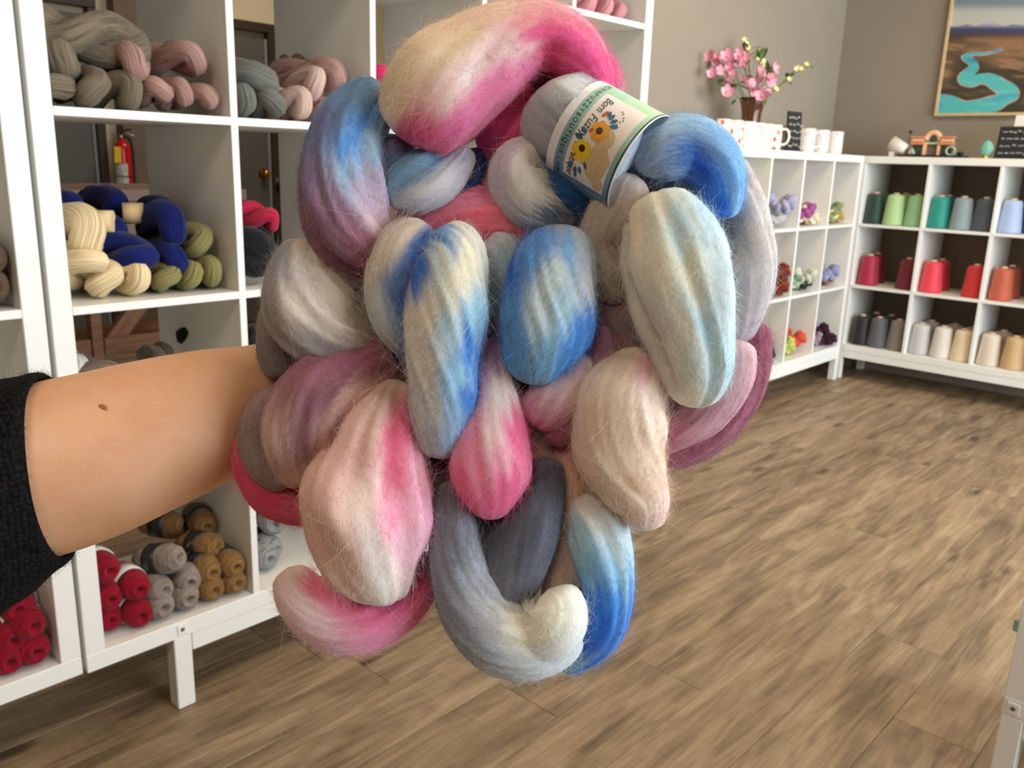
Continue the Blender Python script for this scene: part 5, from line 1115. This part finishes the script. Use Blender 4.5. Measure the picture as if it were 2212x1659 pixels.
fstem('short pink flower stem low on the left', [(1570, 201), (1575, 196)], [(1557, 186), (1585, 224), (1582, 192)], dd=-0.04)
fstem('pink flower stem right of the centre', [(1637, 154), (1625, 183), (1636, 178), (1630, 196)], [(1622, 170), (1645, 160)])
fstem('pink flower stem reaching right', [(1657, 170), (1668, 149), (1660, 176)], [(1662, 160), (1655, 150)], dd=-0.03)
fstem('short pink flower stem low on the right', [(1654, 203), (1628, 210), (1648, 208)], [(1645, 215), (1650, 222)], dd=-0.05)
fstem('tall twig with cream buds at the top', [(1608, 87), (1617, 112), (1612, 95), (1614, 104), (1632, 125)], [(1608, 100), (1626, 108), (1630, 118)], True, 0.03)
fstem('leafy twig with cream buds right of the tall one', [(1641, 138), (1654, 143), (1648, 132), (1636, 130)], [(1650, 118), (1646, 124), (1656, 112), (1630, 106)], True, 0.02)
fstem('long twig with cream buds leaning far right', [(1742, 140), (1733, 149), (1720, 150), (1704, 172), (1670, 184), (1675, 194), (1726, 146), (1738, 145)], [(1700, 160), (1712, 164), (1698, 180), (1745, 148)], True, -0.03)

# ---- souvenir model, white cup, glass ornament
M_PEACH, M_PEACH2, M_BLKP, M_GREEN = paint('peach_resin', (238, 186, 150), 0.5, 0.1, 60), paint('terracotta_resin', (206, 132, 92), 0.5, 0.15, 60), paint('black_resin', (24, 22, 22), 0.4), paint('dark_green_resin', (52, 70, 50), 0.5, 0.25, 60)
p = on_top_D(2015, 0.10); e = empty('model_gatehouse', p, (0, 0, -math.pi/2)); tag(e, 'small model of a peach arched gatehouse with lamp post on a black base', 'ornament')
box('base', -0.17, 0.165, -0.05, 0.06, 0, 0.012, M_BLKP, e)
for x in (-0.050, 0.025): box('column', x-0.008, x+0.008, -0.012, 0.012, 0.012, 0.080, M_PEACH, e)
for x in (-0.088, 0.063): box('green_wing', x-0.026, x+0.026, -0.006, 0.016, 0.012, 0.066, M_GREEN, e)
box('doorway', -0.04, 0.015, 0.008, 0.016, 0.012, 0.07, M_BROWNWALL, e); box('lintel', -0.044, 0.019, -0.008, 0.01, 0.070, 0.080, paint('pale_green_resin', (190, 206, 160), 0.5), e)
for x in (-0.088, 0.063):
    box('roof', x-0.036, x+0.036, -0.02, 0.024, 0.066, 0.082, M_PEACH2, e); box('roof', x-0.030, x+0.030, -0.016, 0.02, 0.084, 0.098, M_PEACH, e); box('roof', x-0.036, x+0.036, -0.02, 0.024, 0.100, 0.112, M_PEACH2, e)
a_ = np.linspace(0, math.pi, 20); C_ = np.column_stack([-0.0125+0.036*np.cos(a_), np.zeros(20), 0.092+0.040*np.sin(a_)]); V, F_, _, _ = sweep(C_, np.full(20, 0.014), 10); obj('arch', mesh('arch', V, F_), e, M_PEACH)
V, F_ = ellipsoid((-0.0125, 0.006, 0.094), (0.018, 0.01, 0.022)); obj('arch_window', mesh('arch_window', V, F_), e, M_GREEN)
tube('lamp_post', [(-0.142, 0, 0.012), (-0.139, 0, 0.07), (-0.136, 0, 0.128)], [0.006, 0.004, 0.003], paint('grey_metal', (104, 102, 98), 0.4), e, 8); V, F_ = ellipsoid((-0.136, 0, 0.134), (0.009, 0.009, 0.010)); obj('lamp_head', mesh('lamp_head', V, F_), e, M_BLKP)
C_ = np.column_stack([0.092+0.022*np.cos(np.linspace(0, 6.28, 28, endpoint=False)), np.full(28, -0.022), 0.036+0.022*np.sin(np.linspace(0, 6.28, 28, endpoint=False))]); V, F_, _, _ = sweep(C_, np.full(28, 0.006), 8, closed=True); obj('wreath', mesh('wreath', V, F_), e, paint('sage_resin', (170, 180, 160), 0.5, 0.2, 90))
for x in (-0.118, -0.102, -0.110): 
    V, F_ = ellipsoid((x, -0.02, 0.024+0.012*(x == -0.110)), (0.012, 0.011, 0.012)); obj('shrub', mesh('shrub', V, F_), e, paint('sage_resin', (170, 180, 160), 0.5, 0.2, 90))
V, F_ = ellipsoid((0.14, -0.01, 0.022), (0.018, 0.014, 0.012)); obj('figure', mesh('figure', V, F_), e, M_BLKP)
# white cup lying on a dark stand
p = on_top_D(1938, 0.08); e = empty('white_cup', p, (0, 0, -math.pi/2)); tag(e, 'white cup tipped on its side on a dark stand, open end to the left', 'cup')
V, F_, _ = lathe([(0.0, 0.0), (0.026, 0.0), (0.030, 0.006), (0.040, 0.085), (0.0385, 0.086), (0.0285, 0.010), (0.0, 0.009)], 36)
o = obj('cup_body', mesh('cup_body', V, F_), e, paint('white_plastic', (228, 222, 212), 0.3)); o.location = (0.040, 0, 0.040); o.rotation_euler = (0, math.radians(-66), 0)
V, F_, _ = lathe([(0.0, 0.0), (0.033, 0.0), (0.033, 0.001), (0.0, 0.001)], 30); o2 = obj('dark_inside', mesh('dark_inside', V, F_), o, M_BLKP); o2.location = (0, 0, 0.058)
box('stand', 0.004, 0.066, -0.02, 0.02, 0.0, 0.012, M_BLKP, e); box('stand_foot', -0.045, -0.018, -0.012, 0.012, 0.0, 0.03, paint('white_plastic', (228, 222, 212), 0.3), e)
# mint glass ornament
k = NT('mint_glass'); k.b.inputs['Base Color'].default_value = lin(150, 222, 200); k.b.inputs['Roughness'].default_value = 0.15; k.b.inputs['Transmission Weight'].default_value = 0.35
nz = k.n('ShaderNodeTexVoronoi', i_Scale=60.0); r = k.ramp([(0.1, lin(180, 236, 216)), (0.8, lin(110, 190, 170))]); k.l(nz, 'Distance', r, 'Fac'); k.l(r, 'Color', k.b, 'Base Color')
p = on_top_D(2128, 0.08); e = empty('glass_ornament', p); tag(e, 'small mint green cut glass egg on a gold foot', 'ornament')
V, F_, _ = lathe([(0.0, 0.012), (0.018, 0.016), (0.031, 0.034), (0.034, 0.050), (0.027, 0.070), (0.014, 0.088), (0.0, 0.094)], 9); obj('glass_egg', mesh('glass_egg', V, F_, False), e, k.m)
V, F_, _ = lathe([(0.0, 0.0), (0.020, 0.0), (0.022, 0.004), (0.014, 0.010), (0.016, 0.016), (0.0, 0.016)], 24); obj('gold_foot', mesh('gold_foot', V, F_), e, paint('gold_metal', (214, 170, 90), 0.3, Metallic=1.0))

# ---- painting of a winding river
PX = XB-0.030; L0 = onX(2017, 251, PX); yl, zb = float(L0[1]), float(L0[2]); PWID, PHGT = 0.90, 0.86
e = empty('river_painting', (PX, yl-PWID/2, zb)); tag(e, 'framed landscape painting of a turquoise river winding through dark hills', 'painting')
M_FRAME = paint('pale_oak_frame', (206, 180, 136), 0.5, 0.08, 30); fw = 0.016
box('frame_bar', -0.002, 0.030, -PWID/2, PWID/2, 0, fw, M_FRAME, e, b=0.001); box('frame_bar', -0.002, 0.030, -PWID/2, PWID/2, PHGT-fw, PHGT, M_FRAME, e, b=0.001)
box('frame_bar', -0.002, 0.030, PWID/2-fw, PWID/2, fw, PHGT-fw, M_FRAME, e, b=0.001); box('frame_bar', -0.002, 0.030, -PWID/2, -PWID/2+fw, fw, PHGT-fw, M_FRAME, e, b=0.001)
NY, NZ = 230, 220
ys = np.linspace(PWID/2-fw, -PWID/2+fw, NY); zs = np.linspace(fw, PHGT-fw, NZ)
GY, GZ = np.meshgrid(ys, zs, indexing='ij')
W3 = np.stack([np.full(GY.shape, PX+0.006), GY+yl-PWID/2, GZ+zb], -1)
qx, qy = pix(W3)                                   # painting layout drawn in the coordinates it was measured in
zx, zy = (qx-1880)/0.217, qy/0.217
rp_ = np.random.default_rng(3)
def fbm(x, y, sc, oct_=4):
    o = np.zeros_like(x)
    for k_ in range(oct_):
        for _ in range(3):
            a = rp_.uniform(0, 6.28); o += np.sin((x*math.cos(a)*0.5+y*math.sin(a)*1.6)*sc*(1.9**k_)+rp_.uniform(0, 6.28))/(1.6**k_)
    return o/3.2
nA, nB = fbm(zx, zy, 0.006), fbm(zx, zy, 0.018)
def sm(a, b_, x): t = np.clip((x-a)/(b_-a), 0, 1); return t*t*(3-2*t)
def mixc(c, d, w_): return c*(1-w_[..., None])+linv(d)*w_[..., None]
cc = np.broadcast_to(linv((118, 134, 146)), zx.shape+(3,)).copy()
cc = mixc(cc, (184, 188, 182), sm(20, 130, zy)); cc = mixc(cc, (196, 190, 180), sm(130, 220, zy)*0.6)
cc = mixc(cc, (92, 112, 132), sm(10, -200, zy))
ridge = 262-70*np.exp(-((zx-1190)/80)**2)-22*np.exp(-((zx-960)/60)**2)-18*np.exp(-((zx-1420)/70)**2)-28*np.exp(-((zx-1700)/150)**2)+6*nB
mt = sm(ridge-4, ridge+10, zy); cc = mixc(cc, (120, 124, 150), mt); cc = mixc(cc, (196, 186, 200), mt*sm(0.2, 0.7, nB+0.2)*sm(300, 200, zy))
cc = mixc(cc, (62, 66, 104), sm(262, 290, zy)); cc = mixc(cc, (74, 58, 60), sm(300, 350, zy)); cc = mixc(cc, (104, 82, 60), sm(360, 420, zy))
hl = sm(330, 420, zy)
cc = mixc(cc, (150, 112, 78), hl*sm(0.1, 0.7, nA)*0.9); cc = mixc(cc, (56, 44, 38), hl*sm(0.0, -0.6, nA)*0.9); cc = mixc(cc, (168, 130, 96), hl*sm(0.4, 0.8, nB)*0.6); cc = mixc(cc, (48, 56, 40), hl*sm(500, 900, zy)*sm(0.3, -0.3, nB)*0.7)
rv = [(1300, 490, 8), (1160, 535, 9), (1020, 538, 12), (930, 570, 16), (1000, 610, 34), (1035, 665, 36), (985, 725, 46), (930, 785, 58), (1000, 815, 50), (1100, 790, 50), (1200, 800, 64), (1310, 870, 84), (1400, 930, 76), (1330, 985, 60), (1200, 1040, 84), (960, 1085, 80), (760, 1040, 96), (560, 1060, 120)]
Rv, _ = catmull(np.array([(a, b_, 0, c) for a, b_, c in rv], float), 160)
dmin = np.full(zx.shape, 1e9)
for x_, y_, _, w_ in Rv: dmin = np.minimum(dmin, np.hypot(zx-x_, (zy-y_)*1.1)-w_)
dmin += 8*nB
cc = mixc(cc, (54, 50, 36), sm(150, 30, dmin+30*nA)*sm(500, 640, zy)*0.85)
cc = mixc(cc, (216, 170, 150), sm(16, 8, dmin)*sm(0, 1, nB+0.9)); inr = sm(8, 0, dmin)
wtr = mixc(np.broadcast_to(linv((86, 186, 186)), zx.shape+(3,)).copy(), (66, 120, 178), sm(0.1, 0.8, nA)); wtr = mixc(wtr, (120, 206, 200), sm(0.2, 0.8, nB)*0.5)
cc = cc*(1-inr[..., None])+wtr*inr[..., None]
Vp = np.stack([np.full(GY.shape, 0.006), GY, GZ], -1).reshape(-1, 3)
Fp = [(i*NZ+j, i*NZ+j+1, (i+1)*NZ+j+1, (i+1)*NZ+j) for i in range(NY-1) for j in range(NZ-1)]
k = NT('painted_canvas'); a_ = k.n('ShaderNodeAttribute', attribute_name='dye'); k.l(a_, 'Color', k.b, 'Base Color'); k.b.inputs['Roughness'].default_value = 0.6
nz = k.n('ShaderNodeTexNoise', i_Scale=90.0); bp = k.n('ShaderNodeBump', i_Strength=0.2, i_Distance=0.001); k.l(nz, 'Fac', bp, 'Height'); k.l(bp, 'Normal', k.b, 'Normal')
obj('canvas', mesh('canvas', Vp, Fp, True, None, cc.reshape(-1, 3)*0.95), e, k.m)
box('backing_board', 0.008, 0.029, -PWID/2+fw, PWID/2-fw, fw, PHGT-fw, M_FRAME, e, b=0.0)

# ---- fire extinguisher on the far wall
fp = onY(266, 350, 3.835); fx = float(fp[0]); zt = float(onY(262, 297, 3.835)[2])
e = empty('fire_extinguisher', (fx, 3.835, zt-0.42)); tag(e, 'red fire extinguisher with white label and yellow tag on the far wall', 'fire extinguisher')
M_FRED = paint('red_enamel', (196, 16, 26), 0.22); M_CHROME = paint('chrome', (200, 200, 200), 0.2, Metallic=1.0)
V, F_, UV = lathe([(0.0, 0.0), (0.044, 0.0), (0.050, 0.008), (0.050, 0.345), (0.046, 0.372), (0.033, 0.392), (0.018, 0.400), (0.016, 0.412), (0.0, 0.412)], 36); obj('cylinder', mesh('cylinder', V, F_), e, M_FRED)
V, F_, UV = lathe([(0.0, 0.410), (0.015, 0.410), (0.015, 0.432), (0.010, 0.440), (0.0, 0.440)], 20); obj('valve', mesh('valve', V, F_), e, M_CHROME)
tube('handle', [(-0.005, -0.01, 0.436), (0.02, -0.03, 0.446), (0.055, -0.05, 0.430)], 0.006, M_CHROME, e); tube('lever', [(-0.01, -0.01, 0.446), (0.02, -0.03, 0.466), (0.05, -0.045, 0.470)], 0.005, M_BLKP, e)
tube('hose', [(0.012, 0, 0.425), (0.045, 0.0, 0.42), (0.062, 0.0, 0.36), (0.063, 0.0, 0.22), (0.062, 0.0, 0.12)], 0.009, M_BLKP, e)
def wrapl(name, a0, a1, z0, z1, mat):
    V, F_ = [], []
    for i in range(13):
        a = math.radians(a0+(a1-a0)*i/12)
        for z in (z0, z1): V.append((0.0508*math.cos(a), 0.0508*math.sin(a), z))
    F_ = [(2*i, 2*i+2, 2*i+3, 2*i+1) for i in range(12)]
    return obj(name, mesh(name, V, F_), e, mat)
wrapl('instruction_label', 175, 275, 0.13, 0.265, paint('printed_label', (206, 204, 198), 0.4, 0.35, 90)); wrapl('round_sticker', 190, 215, 0.085, 0.112, paint('white_sticker', (230, 226, 220), 0.4))
t_ = box('inspection_tag', -0.075, -0.030, -0.056, -0.054, 0.27, 0.365, paint('yellow_card', (222, 182, 44), 0.5), e, b=0.0); t_.rotation_euler = (0, 0.05, 0.15)
for z in (0.19, 0.118): 
    C_ = np.column_stack([0.0525*np.cos(np.linspace(0, 6.28, 28, endpoint=False)), 0.0525*np.sin(np.linspace(0, 6.28, 28, endpoint=False)), np.full(28, z)]); V, F_, _, _ = sweep(C_, np.full(28, 0.003), 6, closed=True); obj('strap', mesh('strap', V, F_), e, M_BLKP)
box('wall_bracket', -0.02, 0.02, 0.045, 0.064, 0.08, 0.38, M_BLKP, e)
# ---- wooden work table behind the divider shelf
k = NT('stained_wood'); tc = k.n('ShaderNodeTexCoord'); mp = k.n('ShaderNodeMapping'); mp.inputs['Scale'].default_value = (3, 3, 40); k.l(tc, 'Object', mp, 'Vector'); nz = k.n('ShaderNodeTexNoise', i_Scale=2.0, i_Detail=4.0); k.l(mp, 'Vector', nz, 'Vector'); r = k.ramp([(0.3, lin(104, 62, 34)), (0.7, lin(150, 98, 58))]); k.l(nz, 'Fac', r, 'Fac'); k.l(r, 'Color', k.b, 'Base Color'); k.b.inputs['Roughness'].default_value = 0.45
M_STW = k.m; M_STP = paint('brown_table_panel', (136, 112, 96), 0.5, 0.08, 12)
e = empty('wooden_table', (0.95, 2.0, 0)); tag(e, 'tall brown wooden work table with braced legs behind the divider shelf', 'table')
box('table_top', -0.65, 0.5, -0.2, 0.45, 1.00, 1.045, M_STP, e, b=0.003); box('apron', -0.62, 0.47, -0.18, -0.155, 0.80, 1.00, M_STP, e, b=0.003)
for x, y_ in ((-0.175, -0.17), (-0.6, -0.17), (0.42, -0.17), (-0.6, 0.38), (-0.26, 0.38), (0.42, 0.38)): box('leg', x-0.022, x+0.022, y_-0.022, y_+0.022, 0, 1.0, M_STW, e, b=0.003)
box('lower_rail', -0.15, 0.40, -0.19, -0.15, 0.40, 0.47, M_STW, e, b=0.003); box('lower_rail', -0.58, -0.20, -0.19, -0.15, 0.40, 0.47, M_STW, e, b=0.003)
b_ = box('brace', -0.16, 0.24, -0.188, -0.155, -0.035, 0.035, M_STW, e, b=0.003); b_.location = (0.02, -0.17, 0.60); b_.rotation_euler = (0, -0.85, 0)
box('lower_shelf', -0.58, 0.40, -0.14, 0.36, 0.40, 0.42, M_STW, e, b=0.002)
# ---- teal tag on the near shelf
tp = onX(2194, 1352, 1.2145); o = box('paper_tag', -0.001, 0.001, -0.004, 0.004, -0.012, 0.012, paint('teal_paper', (116, 158, 138), 0.6)); o.location = (1.2155, -1.361+0.0042, float(tp[2])); tag(o, 'small teal paper tag on the edge of the shelf at the lower right', 'tag')
